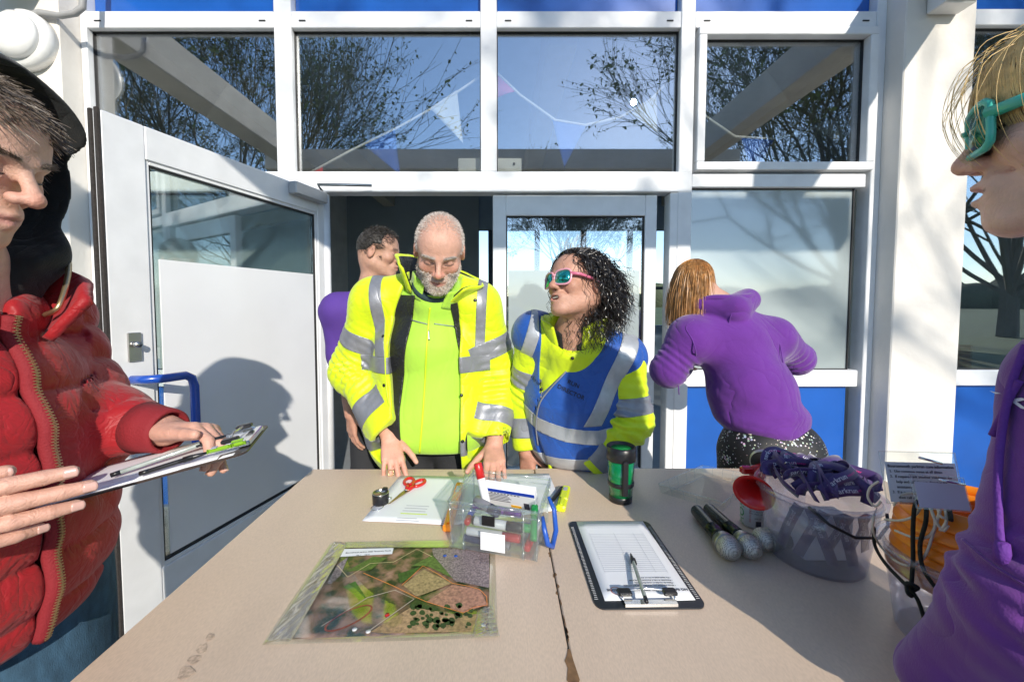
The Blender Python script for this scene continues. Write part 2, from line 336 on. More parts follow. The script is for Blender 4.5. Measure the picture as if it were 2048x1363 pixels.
MB().bbox(((.10+W-.185)/2, .006, (.29+1.52)/2), ((W-.285)/2, .0025, (1.52-.29)/2), M, .001).build('privacy_panel', dfilm, D)
for y0, y1 in ((-.022, -.008), (.010, .026)): pb(W, W+.012, y0, y1, .01, zt+.005, 'brush_seal', brush, D, .002)
pb(W, W+.004, -.006, .008, .01, zt, 'edge_strip', white, D, .001)
MB().tube([M @ Vector((-.012, .012, .01)), M @ Vector((-.012, .012, zt))], .03, 14).build('hinge_guard', white, D)
clo = pb(.04, .30, T, T+.055, zt-.075, zt-.005, 'door_closer', mat('silver_grey', (.45, .46, .47), .4, .3), D, .006)
MB().tube([M @ Vector((.06, T+.03, zt)), M @ Vector((.10, T+.03, zt+.03)), M @ Vector((-.02, .35, zt+.035))], .009, 6).build('closer_arm', steel, D)
lk = pb(W-.095, W-.05, T, T+.008, 1.12, 1.23, 'lock_plate', steel, D, .002)
MB().tube([M @ Vector((W-.072, T, 1.185)), M @ Vector((W-.072, T+.03, 1.185))], .012, 12).build('lock_cylinder', steel, D)
hp = [(W-.07, T, 1.03), (W-.07, T+.07, 1.03)] 
hb = mat('blue_handle', (.012, .07, .40), .25, coat=.5)
q = [Vector((W-.06, T, 1.05)), Vector((W-.08, T+.05, 1.05)), Vector((W-.12, T+.085, 1.05)), Vector((W-.19, T+.095, 1.05)), Vector((W-.215, T+.095, 1.035)), Vector((W-.225, T+.095, 1.0)), Vector((W-.225, T+.095, .75)), Vector((W-.215, T+.095, .715)), Vector((W-.19, T+.095, .70)), Vector((W-.12, T+.085, .70)), Vector((W-.08, T+.05, .70)), Vector((W-.06, T, .70))]
MB().tube([M @ v for v in q], .017, 12).build('pull_handle', hb, D)
# closed right leaf
D2, M2, W2 = leaf('door', (GX(1308), WY, 0), (GX(986), WY, 0), zb0, 'white glazed door leaf standing closed behind the woman in the blue vest')
M = M2; z2 = zb0-.012
pb(0, .075, -T, T, .01, z2, 'hinge_stile', white, D2); pb(W2-.085, W2, -T, T, .01, z2, 'lock_stile', white, D2)
pb(.075, W2-.085, -T, T, z2-.13, z2, 'top_rail', white, D2); pb(.075, W2-.085, -T, T, .01, .26, 'bottom_rail', white, D2)
MB().box(.08, W2-.09, -.003, .003, .26, z2-.13, M).build('pane', glass, D2)
for (x0, x1, z0, z1) in ((.075, .083, .26, z2-.13), (W2-.093, W2-.085, .26, z2-.13), (.083, W2-.093, z2-.138, z2-.13)): pb(x0, x1, -.014, .014, z0, z1, 'gasket', black, D2, .001)
MB().bbox((W2/2, .008, (.28+P(1150, 541, WY).z)/2), (W2/2-.10, .002, (P(1150, 541, WY).z-.28)/2), M, .001).build('privacy_panel', film, D2)
# ---- trees behind the camera (seen in the glass, dappling the light)
bark = mat('bark', (.10, .085, .065), .9, var=.3, scale=12); twigm = mat('twig', (.13, .115, .06), .9, var=.3, scale=3); budm = mat('bud_leaf', (.17, .20, .06), .8, var=.35, scale=2)
def tree(loc, H, spread, seed, label, leafy=1.0, lean=(0, 0), cap=9000):
    """dome-shaped bare crown: limbs fan out of a short trunk and fork into fine, upswept twigs"""
    rg = np.random.default_rng(seed); T_ = empty('tree', loc, label, 'tree', 'bare trees across the park')
    base = np.array(loc, float); segs = [[], []]; tips = []
    top = base+np.array([lean[0], lean[1], 1.0])*H*.14; segs[0].append((base, top, H*.020, H*.015)); cur = []
    for k in range(15):
        a = 2*math.pi*(k+rg.random()*.7)/15; e = R(28+58*rg.random()); s = spread
        cur.append((top-np.array([0, 0, H*.05*rg.random()]), np.array([math.cos(a)*math.cos(e)*s, math.sin(a)*math.cos(e)*s, math.sin(e)]), H*.20, H*.0062))
    for lev in range(7):
        nxt = []
        for p, d, l, r in cur:
            d = d/np.linalg.norm(d); d2 = d+np.array([0, 0, .10]); d2 /= np.linalg.norm(d2); m = p+d*l*.5; q = m+d2*l*.5
            segs[0 if lev < 3 else 1] += [(p, m, r, r*.86), (m, q, r*.86, r*.7)]
            for k in range(2 if lev < 2 else 3):
                nd = d2+rg.normal(size=3)*.30+np.array([0, 0, .06]); s = q if k == 0 else m+(q-m)*rg.random()
                nxt.append((s, nd, l*(.66+.26*rg.random()), r*.62))
        cur = nxt
        if len(cur) > cap: idx = rg.permutation(len(cur))[:cap]; cur = [cur[i] for i in idx]
    for p, d, l, r in cur: d = d/np.linalg.norm(d); segs[1].append((p, p+d*l*1.3, max(r, .006), .003)); tips.append((p, d, l*1.3))
    def mesh(sg, n, nm, m):
        A = np.array([s[0] for s in sg]); Bn = np.array([s[1] for s in sg]); ra = np.maximum(np.array([s[2] for s in sg]), .007); rb = np.maximum(np.array([s[3] for s in sg]), .004)
        d = Bn-A; d /= np.linalg.norm(d, axis=1)[:, None]+1e-9; u = np.cross(d, [.31, .77, .55]); u /= np.linalg.norm(u, axis=1)[:, None]+1e-9; w = np.cross(d, u)
        V = np.zeros((len(sg), 2*n, 3))
        for k in range(n):
            a = 2*math.pi*k/n; o = u*math.cos(a)+w*math.sin(a); V[:, k] = A+o*ra[:, None]; V[:, n+k] = Bn+o*rb[:, None]
        F = np.concatenate([np.arange(len(sg))[:, None]*2*n+np.array([k, (k+1) % n, n+(k+1) % n, n+k])[None] for k in range(n)])
        return npmesh(nm, V.reshape(-1, 3), F, m, T_)
    mesh(segs[0], 6, 'trunk', bark); mesh(segs[1], 3, 'branches', twigm)
    n = int(24000*leafy); ii = rg.integers(0, len(tips), n); pp = np.array([tips[i][0]+tips[i][1]*tips[i][2]*rg.random() for i in ii])+rg.normal(size=(n, 3))*.05
    a = rg.normal(size=(n, 3))*.03; b = rg.normal(size=(n, 3))*.03
    V = np.stack([pp-a, pp+b, pp+a, pp-b], 1).reshape(-1, 3); npmesh('crown', V, np.arange(4*n).reshape(-1, 4), budm, T_)
def npmesh(name, V, F, m, parent=None, smooth=False, world=True):
    me = bpy.data.meshes.new(name); V = np.ascontiguousarray(V, np.float32); F = np.asarray(F, np.int32); k = F.shape[1]
    me.vertices.add(len(V)); me.vertices.foreach_set('co', V.ravel()); me.loops.add(F.size); me.loops.foreach_set('vertex_index', np.ascontiguousarray(F).ravel())
    me.polygons.add(len(F)); me.polygons.foreach_set('loop_start', np.arange(len(F), dtype=np.int32)*k); me.polygons.foreach_set('loop_total', np.full(len(F), k, np.int32))
    me.update(calc_edges=True); me.polygons.foreach_set('use_smooth', np.full(len(F), smooth)); me.validate(); me.materials.append(m)
    o = bpy.data.objects.new(name, me); link(o)
    if parent is not None: o.parent = parent; o.matrix_parent_inverse = wm(parent).inverted() if world else Matrix()
    return o
tree((-12.6, -12.5, 0), 17, 1.0, 3, 'broad bare tree mirrored in the upper left windows', 1.3, cap=6500)
tree((14.2, -11.5, 0), 18.5, 1.0, 5, 'tall bare tree mirrored in the upper right window', 1.3, cap=6500)
tree((3.9, -19, 0), 10.5, .75, 9, 'lower bare tree mirrored in the third upper window', .7, cap=6000)
tree((20.5, -11, 0), 16, 1.0, 12, 'bare tree mirrored in the far right window', .8, cap=5000)
hd = MB(); hr = np.random.default_rng(4)
for i in range(120):
    a = 2*math.pi*i/120; r = 170+20*hr.random(); h = 5+5*hr.random(); hd.lathe([(9, -1), (10, h*.5), (6, h*.9), (0, h)], Matrix.Translation((r*math.cos(a), r*math.sin(a), 0)), 7)
tag(hd.build('far_hedge', mat('far_hedge', (.06, .075, .04), .9, var=.4, scale=.2, bump=1, bscale=1.5, bdist=.5)), 'dark line of far trees along the park horizon', 'hedge', kind='stuff')
# ================================================================ TABLE AND WHAT LIES ON IT
TZ = .74
lam = mat('beige_laminate', (.63, .49, .37), .38, var=.07, scale=6, bump=.06, bscale=700, stretch=(1, .35, 1), bdist=.001)
t = lam.node_tree; b_ = t.nodes['Principled BSDF']; nz = t.nodes.new('ShaderNodeTexNoise'); nz.inputs['Scale'].default_value = 420; tc_ = t.nodes.new('ShaderNodeTexCoord')
mp_ = t.nodes.new('ShaderNodeMapping'); mp_.inputs['Scale'].default_value = (1, .3, 1); t.links.new(tc_.outputs['Object'], mp_.inputs[0]); t.links.new(mp_.outputs[0], nz.inputs[0])
src = b_.inputs['Base Color'].links[0].from_socket; mr_ = t.nodes.new('ShaderNodeMapRange'); mr_.inputs[1].default_value = .3; mr_.inputs[2].default_value = .7; mr_.inputs[3].default_value = .92; mr_.inputs[4].default_value = 1.07
t.links.new(nz.outputs[0], mr_.inputs[0]); vm = t.nodes.new('ShaderNodeVectorMath'); vm.operation = 'SCALE'; t.links.new(src, vm.inputs[0]); t.links.new(mr_.outputs[0], vm.inputs['Scale']); t.links.new(vm.outputs[0], b_.inputs['Base Color'])
edge = mat('table_edge', (.30, .20, .12), .6, var=.2, scale=30); chip = mat('bare_chipboard', (.20, .11, .05), .9, var=.4, scale=80)
tleg = mat('table_leg_steel', (.12, .12, .13), .4, .6); paper = mat('paper', (.80, .81, .83), .6, var=.02, scale=4); ink = mat('print_ink', (.05, .05, .07), .7)
grayink = mat('pale_ink', (.42, .43, .48), .7); clear = glassmat('clear_plastic', (.95, .97, .97), .05, rough=.12, graz=.25, milky=.06, mcol=(.85, .87, .9))
clearer = glassmat('clear_film', (.97, .98, .96), .02, rough=.06, graz=.16, milky=0, mcol=(.9, .9, .85))
blk = mat('black_plastic', (.012, .012, .014), .35, var=.2); redp = mat('red_plastic', (.55, .012, .012), .22, coat=.4); wht = mat('white_plastic', (.78, .78, .78), .35); chrome = mat('chrome', (.75, .75, .75), .12, 1, var=.03)
orangep = mat('orange_plastic', (.95, .28, .015), .32, var=.05, coat=.2); yel = mat('highlighter_yellow', (.70, .80, .02), .35); bluepl = mat('blue_plastic', (.02, .09, .42), .3)
def table(x0, x1, y0, y1, label):
    t = empty('table', ((x0+x1)/2, (y0+y1)/2, 0), label, 'table', 'beige tables pushed together')
    MB().bbox(((x0+x1)/2, (y0+y1)/2, TZ-.0135), ((x1-x0)/2, (y1-y0)/2, .0135), b=.0025).build('tabletop', lam, t)
    MB().box(x0+.0015, x1-.0015, y0-.001, y1+.001, TZ-.024, TZ-.004).build('edge_band', edge, t)
    MB().box(x0+.06, x1-.06, y0+.06, y0+.08, TZ-.09, TZ-.03).box(x0+.06, x1-.06, y1-.08, y1-.06, TZ-.09, TZ-.03).build('apron', tleg, t)
    for x in (x0+.07, x1-.07):
        for y in (y0+.07, y1-.07): MB().tube([(x, y, 0), (x, y, TZ-.03)], .014, 10).build('leg', tleg, t)
    return t
SX = .1155
ta = table(-.69, SX-.0012, .58, 1.428, 'beige laminate table on the left, under the laminated map')
tb = table(SX+.0012, 1.30, .58, 1.436, 'beige laminate table on the right, under the mug and the buckets')
rg = random.Random(3)
cm = MB()
for i in range(34):                                  # chipped laminate along the joint
    y = .60+.82*rg.random()**1.5; w = .002+.003*rg.random(); l = .003+.008*rg.random(); s = rg.choice((-1, 1))
    cm.prism([(SX+s*.0012, y-l), (SX+s*(.0012+w), y-l*.3), (SX+s*(.0012+w*.7), y+l*.5), (SX+s*.0012, y+l)][::s], TZ+.0002, TZ+.0006)
cm.prism([(SX-.002, .668), (SX-.006, .655), (SX-.011, .645), (SX-.008, .632), (SX-.013, .61), (SX, .59), (SX+.008, .612), (SX+.004, .645), (SX+.002, .668)], TZ+.0008, TZ+.0011)
cm.build('chipped_edge', chip, ta)['kind'] = 'stuff'
MB().box(SX-.0012, SX+.0012, .59, 1.42, TZ-.02, TZ-.002).build('joint_gap', mat('dark_gap', (.02, .015, .01), 1), ta)
wm_ = mat('worn_patch', (.47, .36, .27), .5, var=.45, scale=160)
for si, (cx, cy, L_, wd) in enumerate(((404, 1296, 20, 9), (389, 1318, 18, 11), (372, 1344, 26, 13), (419, 1274, 14, 6))):   # scuffs in the laminate
    pts = []
    for k in range(14):
        a = 2*math.pi*k/14; d = Vector((math.cos(a)*wd*(1+.5*rg.random()), math.sin(a)*L_*.5*(.7+.5*rg.random()))); p = PZ(cx+d.x-d.y*.5, cy+d.y, TZ); pts.append((p.x, p.y))
    MB().prism(pts[::-1], TZ+.0002+.0003*si, TZ+.0004+.0003*si).build('scuff', wm_, ta)
def sheet(name, cs, z, m, parent=None, n=10, amp=.0, th=.0003, seed=1):
    cs = [Vector((c[0], c[1], 0)) for c in cs]; r = random.Random(seed); ph = [r.random()*6 for _ in range(4)]
    def f(u, v):
        p = (cs[0].lerp(cs[1], u)).lerp(cs[3].lerp(cs[2], u), v); p.z = z+amp*(1+.5*math.sin(5*u+ph[0])+.5*math.sin(6*v+ph[1]+2*u)); return p
    o = MB().grid(f, n, n).build(name, m, parent); md = o.modifiers.new('t', 'SOLIDIFY'); md.thickness = th; md.offset = 1; return o, f
def pz(px, py, z=TZ): v = PZ(px, py, z); return (v.x, v.y)
def lines(f, rows, m, parent, name='printed_line', z=.0009):
    for (u0, u1, v, h) in rows:
        def g(u, vv): return f(u0+(u1-u0)*u, v+h*(vv-.5))+Vector((0, 0, z))
        MB().grid(g, 4, 1).build(name, m, parent)
# ---- loose sheets under the scissors and box
s1, f1 = sheet('paper_sheet', [pz(724, 1042), pz(905, 1051), pz(962, 955), pz(800, 951)], TZ+.0006, paper, amp=.0012, seed=2)
tag(s1, 'white paper sheet under the red scissors', 'paper')
lines(f1, [(.36, .62, .30-.05*i, .010) for i in range(3)]+[(.36, .58, .07, .01), (.36, .62, .03, .01)], grayink, s1)
lines(f1, [(.36, .66, .15, .016), (.88, .97, .15, .016)], mat('highlight', (.62, .78, .10), .7), s1, 'highlighted_line'); lines(f1, [(.86, .97, .11-.03*i, .01) for i in range(4)], grayink, s1)
s2, f2 = sheet('paper_sheet', [pz(905, 1052), pz(1127, 1021), pz(1098, 949), pz(930, 949)], TZ+.003, paper, amp=.0012, seed=5)
tag(s2, 'white paper sheet under the clear storage box', 'paper'); lines(f2, [(.62, .92, .97-.05*i, .012) for i in range(3)]+[(.02, .2, .2, .012), (.02, .24, .14, .012)], grayink, s2)
# ---- laminated aerial map
mapm = mat('aerial_print', (.2, .16, .1), .45)
t = mapm.node_tree; b_ = t.nodes['Principled BSDF']; tc_ = t.nodes.new('ShaderNodeTexCoord')
n1 = t.nodes.new('ShaderNodeTexNoise'); n1.inputs['Scale'].default_value = 34; n1.inputs['Detail'].default_value = 9; t.links.new(tc_.outputs['Object'], n1.inputs[0])
cr = t.nodes.new('ShaderNodeValToRGB'); cr.color_ramp.elements[0].position = .33; cr.color_ramp.elements[0].color = (.015, .03, .008, 1); cr.color_ramp.elements[1].position = .68; cr.color_ramp.elements[1].color = (.38, .22, .15, 1)
for p_, c_ in ((.43, (.045, .06, .018)), (.50, (.16, .10, .05)), (.58, (.27, .15, .10))): e = cr.color_ramp.elements.new(p_); e.color = (*c_, 1)
t.links.new(n1.outputs[0], cr.inputs[0]); t.links.new(cr.outputs[0], b_.inputs['Base Color'])
lp, fl_ = sheet('laminated_map', [pz(524, 1292), pz(996, 1277), pz(990, 1084), pz(662, 1086)], TZ+.001, clearer, n=24, amp=.0016, seed=8)
tag(lp, 'laminated aerial map of a park taped to the beige table', 'map')
MC = [pz(584, 1280), pz(976, 1263), pz(981, 1092), pz(690, 1097)]
pr, fm = sheet('map_print', MC, TZ+.0012, mapm, lp, n=20, amp=.0010, seed=8)
def mp2(px, py): return PZ(px, py, TZ+.0028)
def mpoly(pts, m, name, z=.0032):
    q = [PZ(500+x*.27344, 1060+y*.27344, TZ+z) for x, y in pts]; MB().add(q, [tuple(range(len(q)))]).build(name, m, lp)
def mline(pts, w, m, name, z=.0036):
    q = [PZ(500+x*.27344, 1060+y*.27344, TZ+z) for x, y in pts]; mb = MB(); L_ = []; 
    for i, p in enumerate(q):
        d = (q[min(i+1, len(q)-1)]-q[max(i-1, 0)]); n = Vector((-d.y, d.x, 0)).normalized()*w; L_ += [p+n, p-n]
    mb.add(L_, [(2*i, 2*i+1, 2*i+3, 2*i+2) for i in range(len(q)-1)]).build(name, m, lp)
def pm(name, c, var=.5, scale=170): return mat(name, tuple(1.35*q for q in c), .45, var=var, scale=scale)
mpoly([(770, 370), (850, 490), (560, 610), (620, 440)][::-1], pm('map_pitch', (.045, .12, .010)), 'map_field')
mpoly([(1180, 260), (1335, 180), (1500, 360), (1300, 260)][::-1], pm('map_meadow', (.07, .11, .025)), 'map_field'); mpoly([(700, 300), (900, 190), (1000, 200), (880, 290)][::-1], pm('map_grass', (.06, .10, .015)), 'map_field')
mpoly([(1080, 320), (1250, 260), (1180, 340), (1100, 385)][::-1], pm('map_wood', (.03, .07, .012)), 'map_field'); mpoly([(1330, 130), (1480, 128), (1750, 170), (1750, 420), (1500, 370), (1340, 180)][::-1], pm('map_town', (.17, .13, .13), .8, 260), 'map_town')
mpoly([(640, 250), (720, 190), (660, 330), (560, 420), (500, 500)][::-1], pm('map_town2', (.16, .13, .14), .8, 260), 'map_town'); mpoly([(1270, 285), (1480, 385), (1260, 470), (1215, 480), (1120, 400)][::-1], pm('map_heath', (.27, .19, .09)), 'map_field')
mpoly([(1480, 395), (1680, 430), (1735, 540), (1570, 600), (1290, 520)][::-1], pm('map_heath2', (.30, .15, .10)), 'map_field')
mpoly([(1660, 200), (1740, 190), (1750, 245), (1680, 240)][::-1], pm('map_blue', (.05, .13, .35)), 'map_building')
rd = random.Random(5); tdm = pm('map_trees', (.025, .05, .012))
for _ in range(46):
    x_, y_ = 1150+470*rd.random(), 545+170*rd.random(); r_ = 8+18*rd.random()
    mpoly([(x_+r_*1.2*math.cos(a)*(.8+.4*rd.random()), y_-r_*math.sin(a)*(.8+.4*rd.random())) for a in [2*math.pi*k/9 for k in range(9)]], tdm, 'map_tree', .0034)
mpoly([(1180, 560), (1560, 620), (1740, 600), (1750, 735), (1000, 750), (880, 740)], pm('map_scrub', (.30, .19, .10)), 'map_field', .0030)
oval = [(720+165*math.cos(a)*1.0-40*math.sin(a), 640-38*math.cos(a)*1.6+72*math.sin(a)) for a in [2*math.pi*i/28 for i in range(29)]]
mline(oval, .0018, pm('map_track', (.22, .05, .03)), 'running_track')
orl = pm('map_route', (.85, .25, .05), .02)
mline([(830, 310), (1060, 410), (1220, 490), (1290, 520), (1420, 560), (1560, 602), (1640, 560), (1735, 545), (1730, 480), (1680, 430), (1590, 405), (1480, 385), (1380, 320), (1265, 258), (1110, 400)], .0005, orl, 'route_line')
mline([(640, 255), (715, 340), (880, 240), (1050, 230), (1220, 135), (1330, 190)], .0006, pm('map_path', (.55, .45, .25), .05), 'path_line'); mline([(520, 700), (860, 490), (1060, 435), (1200, 500), (860, 740)], .0009, pm('map_road', (.40, .33, .27), .05), 'path_line')
mpoly([(690, 135), (1050, 128), (1040, 172), (660, 192)][::-1], paper, 'title_strip'); 
a_, b2 = PZ(688, 1105, TZ+.0044), PZ(785, 1100, TZ+.0044); ux = (b2-a_).normalized(); Mt = frame((a_+b2)/2, ux, Vector((-ux.y, ux.x, 0)), Vector((0, 0, 1)))
text('Bournemouth parkrun 2025 Temporary Route', .0056, ink, Mt, lp); text('Lap 1      Lap 2', .005, ink, Mt @ Matrix.Translation((-.01, -.011, 0)), lp)
for x, y, c_ in ((1003, 615, redp), (765, 722, wht), (865, 738, wht), (1425, 183, bluepl), (1505, 186, bluepl), (1708, 690, wht)):
    p = PZ(500+x*.27344, 1060+y*.27344, TZ+.0042); MB().lathe([(.0045, 0), (.0045, .0003), (0, .0003)], Matrix.Translation(p), 16).build('map_pin', c_, lp)
tape = glassmat('clear_tape', (.99, .985, .95), .08, rough=.10, graz=.25, milky=.03, mcol=(.85, .83, .7))
def crinkle(A, Bc, C, Dd, seed, amp=.003):
    r = random.Random(seed); ph = [r.random()*6 for _ in range(6)]; A, Bc, C, Dd = [PZ(*q, TZ) for q in (A, Bc, C, Dd)]
    def f(u, v):
        p = (A.lerp(Bc, u)).lerp(Dd.lerp(C, u), v); p.z = TZ+.0045+amp*(abs(math.sin(19*v+4*math.sin(3*u+ph[0])+ph[1]))*.6+.5*abs(math.sin(31*v-9*u+ph[2])))*(.3+.7*math.sin(math.pi*u)); return p
    o = MB().grid(f, 10, 44).build('tape_strip', tape, lp); md = o.modifiers.new('t', 'SOLIDIFY'); md.thickness = .0002
crinkle((530, 1291), (580, 1287), (694, 1092), (668, 1086), 1, .0035); crinkle((945, 1278), (1000, 1276), (985, 1215), (955, 1225), 2); crinkle((690, 1087), (905, 1083), (905, 1098), (690, 1098), 5, .001)
# ---- clipboard on the table
def clipboard(M, w, l, label, board_m):
    c = empty('clipboard', M.translation, label, 'clipboard'); r = .018
    out = []
    for cx, cy, a0 in ((w/2-r, l/2-r, 0), (-w/2+r, l/2-r, 90), (-w/2+r, -l/2+r, 180), (w/2-r, -l/2+r, 270)):
        for k in range(6): a = R(a0+18*k); out.append((cx+r*math.cos(a), cy+r*math.sin(a)))
    MB().prism(out, 0, .003, M).build('board', board_m, c)
    return c
def cpaper(M, c, x0, x1, y0, y1, z, m=paper, curl=0.0, name='paper'):
    def f(u, v): return M @ Vector((x0+(x1-x0)*u, y0+(y1-y0)*v, z+curl*max(0, v-.4)**2+.0006*math.sin(7*u+5*v)))
    o = MB().grid(f, 8, 10).build(name, m, c); md = o.modifiers.new('t', 'SOLIDIFY'); md.thickness = .0006; return f
A_, B_, C_, D_ = [Vector((*pz(*q), TZ)) for q in ((1190, 1219), (1410, 1219), (1300, 1043), (1138, 1045))]
cen = (A_+B_+C_+D_)/4; ux = ((B_-A_)+(C_-D_)).normalized(); uy = Vector((-ux.y, ux.x, 0)); Mc = frame(cen+Vector((0, 0, .0006)), ux, uy, Vector((0, 0, 1)))
CW, CL = ((B_-A_).length+(C_-D_).length)/2, ((D_-A_)+(C_-B_)).length/2
cb = clipboard(Mc, CW, CL, 'black clipboard with a white form, lying on the right hand table', mat('dark_board', (.02, .024, .03), .3))
x0, x1, y0, y1 = -CW*.40, CW*.43, -CL*.44, CL*.49
f = cpaper(Mc, cb, x0, x1, y0, y1, .0045)
def PM(x, y, z=.0062): return Mc @ Matrix.Translation((x, y, z)) @ Matrix.Rotation(math.pi, 4, 'Z')
text('NO BARCODE, NO TIME, NO EXCEPTIONS', .0088, ink, PM(.008, y0+.028), cb, bold=.012)
for i, tx in enumerate(('Always bring your own barcode, printed and scannable', 'Please do not alter or cover the barcode', 'Remember to wait in the funnel in finish order', 'If in doubt speak to the run director')): text('\u2022 '+tx, .0048, ink, PM(x1-.022, y0+.040+.008*i), cb, align='LEFT')
ln = MB()
for i in range(22): 
    y = y0+.085+i*.0068; ln.box(x0+.022, x1-.022, y, y+.0004, .0060, .0063, Mc)
for x in (x0+.022, x0+.085, x0+.135, x1-.022): ln.box(x, x+.0004, y0+.080, y0+.234, .0064, .0066, Mc)
ln.box(x0+.022, x1-.022, y1-.035, y1-.0346, .006, .0063, Mc).box(x0+.022, x1-.022, y1-.018, y1-.0176, .006, .0063, Mc); ln.build('form_rules', grayink, cb)
MB().lathe([(.010, .0062), (.011, .0062), (.011, .0065), (.010, .0065)], Mc @ Matrix.Translation((x0+.03, y0+.026, 0)), 24, closed=True).build('stamp', mat('stamp_red', (.6, .15, .08), .6), cb)
rl = MB()
for s in (-1, 1):
    for i in range(52): rl.box(s*CW*.47-.006*(1.4 if i % 5 == 0 else 1)*.5, s*CW*.47+.006*.5, -CL*.42+i*.0051, -CL*.42+i*.0051+.0007, .0031, .0034, Mc)
rl.build('ruler_marks', wht, cb)
MB().box(-.052, .052, -CL*.495, -CL*.455, .004, .010, Mc).build('clip_base', chrome, cb)
MB().tube([Mc @ Vector(v) for v in ((-.052, -CL*.455, .008), (-.054, -CL*.41, .014), (-.035, -CL*.395, .016), (0, -CL*.385, .017), (.035, -CL*.395, .016), (.054, -CL*.41, .014), (.052, -CL*.455, .008))], .0022, 8).build('clip_wire', chrome, cb)
for s in (-1, 1): MB().bbox((s*.046, -CL*.41, .015), (.014, .009, .004), Mc, .002).build('clip_grip', blk, cb)
def pen(p0, p1, label, body, capm, r=.0040, cap=.06):
    p0, p1 = Vector(p0), Vector(p1); Mx = aim(p0, p1-p0); L_ = (p1-p0).length; e = empty('pen', p0, label, 'pen')
    MB().lathe([(.0005, 0), (.0022, .010), (r*.92, .022), (r, .03), (r, L_-.004), (r*.8, L_), (0, L_)], Mx, 12).build('barrel', body, e)
    MB().lathe([(0, L_+.002), (r*1.02, L_+.001), (r*1.05, L_-.012), (r*1.0, L_-.012)], Mx, 12).build('end_plug', capm, e)
    if cap:
        MB().lathe([(0, -.006), (.002, -.005), (r*1.05, .012), (r*1.3, .02), (r*1.3, cap), (r*1.1, cap)], Mx, 12).build('cap', capm, e)
        MB().box(r*1.2, r*1.2+.0016, -.0022, .0022, .015, cap+.006, Mx).build('pocket_clip', capm, e)
    return e
clearb = mat('smoky_barrel', (.32, .36, .33), .15, coat=.5, var=.3, scale=60)
pen(PZ(1262, 1109, TZ+.012)+Vector((0, 0, 0)), PZ(1293, 1202, TZ+.026), 'black and clear ballpoint pen on the form of the black clipboard', clearb, blk, cap=.032)
# ---- scissors
sc_ = empty('scissors', PZ(820, 985, TZ), 'open red handled scissors lying on a white sheet', 'scissors')
p_piv = PZ(812, 982, TZ+.008); tipp = PZ(784, 1005, TZ+.003); d = (tipp-p_piv); d.z = 0; d.normalize(); n = Vector((-d.y, d.x, 0))
for s, a in ((1, .05), (-1, -.03)):
    dd = (d+n*a).normalized(); nn = Vector((-dd.y, dd.x, 0)); Mb = frame(p_piv+Vector((0, 0, .001*s)), dd, nn, Vector((0, 0, 1)))
    MB().prism([(-.012, -.007), (.02, -.008), (.082, -.0015*s), (.085, 0.0), (.02, .006), (-.012, .007)], -.001, .001, Mb).build('blade', mat('blade_steel', (.45, .36, .22), .3, 1), sc_)
    hx = PZ(*((818, 962) if s > 0 else (838, 965)), TZ+.008); ex = (hx-p_piv); ex.z = 0; ex.normalize(); nn = Vector((-ex.y, ex.x, 0)); c_ = hx
    ring = [c_+ex*(.026*math.cos(a))+nn*(.0155*math.sin(a)) for a in [2*math.pi*k/24 for k in range(25)]]
    MB().tube(ring, .0052, 8, cap=False).build('handle_loop', redp, sc_)
    MB().tube([p_piv-d*.004, p_piv.lerp(c_-ex*.024, .6)+Vector((0, 0, .001)), c_-ex*.022], [.006, .0068, .006], 8).build('handle_shank', redp, sc_)
MB().lathe([(.005, 0), (.005, .002), (0, .003)], Matrix.Translation(p_piv+Vector((0, 0, .004))), 12).build('rivet', steel, sc_)
# ---- tally counter
p = PZ(759, 1011, TZ); tc2 = empty('tally_counter', p, 'small black round counter with a steel finger ring beside the scissors', 'counter')
Mx = Matrix.Translation(p+Vector((0, .012, .002)))
MB().lathe([(.020, 0), (.0235, .002), (.0245, .028), (.0235, .033), (.0205, .034), (.0205, .024), (0, .024)], Mx, 30).build('counter_body', blk, tc2); MB().lathe([(.0207, .0325), (.0225, .0345), (.0245, .033)], Mx, 30).build('bezel', steel, tc2)
MB().tube([p+Vector((.022, .005, .022)), p+Vector((.034, .002, .022))], .004, 8).build('button', chrome, tc2); MB().bbox((p.x+.008, p.y+.03, TZ+.036), (.008, .006, .006), b=.002).build('plunger', blk, tc2)
MB().tube([p+Vector((.018*math.cos(a), -.018+.016*math.sin(a)-.004, .005+.004*math.cos(a/2)**2)) for a in [2*math.pi*k/24 for k in range(25)]], .0013, 6, cap=False).build('finger_ring', chrome, tc2)
# ---- storage box with stationery
bo = Vector((*pz(905, 1099), TZ+.0062)); be = Vector((*pz(1073, 1127), TZ+.0062)); u = (be-bo); BW = u.length; u.normalize(); v = Vector((-u.y, u.x, 0)); Mb = frame(bo, u, v, Vector((0, 0, 1))); BD, BH = .170, .118
bx = empty('storage_box', bo, 'clear plastic storage box full of pens and markers', 'box')
def wall(x0, y0, x1, y1, nm):
    e = .006; dx, dy = x1-x0, y1-y0; L_ = math.hypot(dx, dy); n = (dy/L_, -dx/L_)
    q = [(x0, y0, 0), (x1, y1, 0), (x1+n[0]*e+dx/L_*e, y1+n[1]*e+dy/L_*e, BH), (x0+n[0]*e-dx/L_*e, y0+n[1]*e-dy/L_*e, BH)]; th = .002
    MB().add([Mb @ Vector(a) for a in q]+[Mb @ Vector((a[0]-n[0]*th, a[1]-n[1]*th, a[2])) for a in q], [(0, 1, 2, 3), (7, 6, 5, 4), (0, 4, 5, 1), (1, 5, 6, 2), (2, 6, 7, 3), (3, 7, 4, 0)]).build(nm, clear, bx)
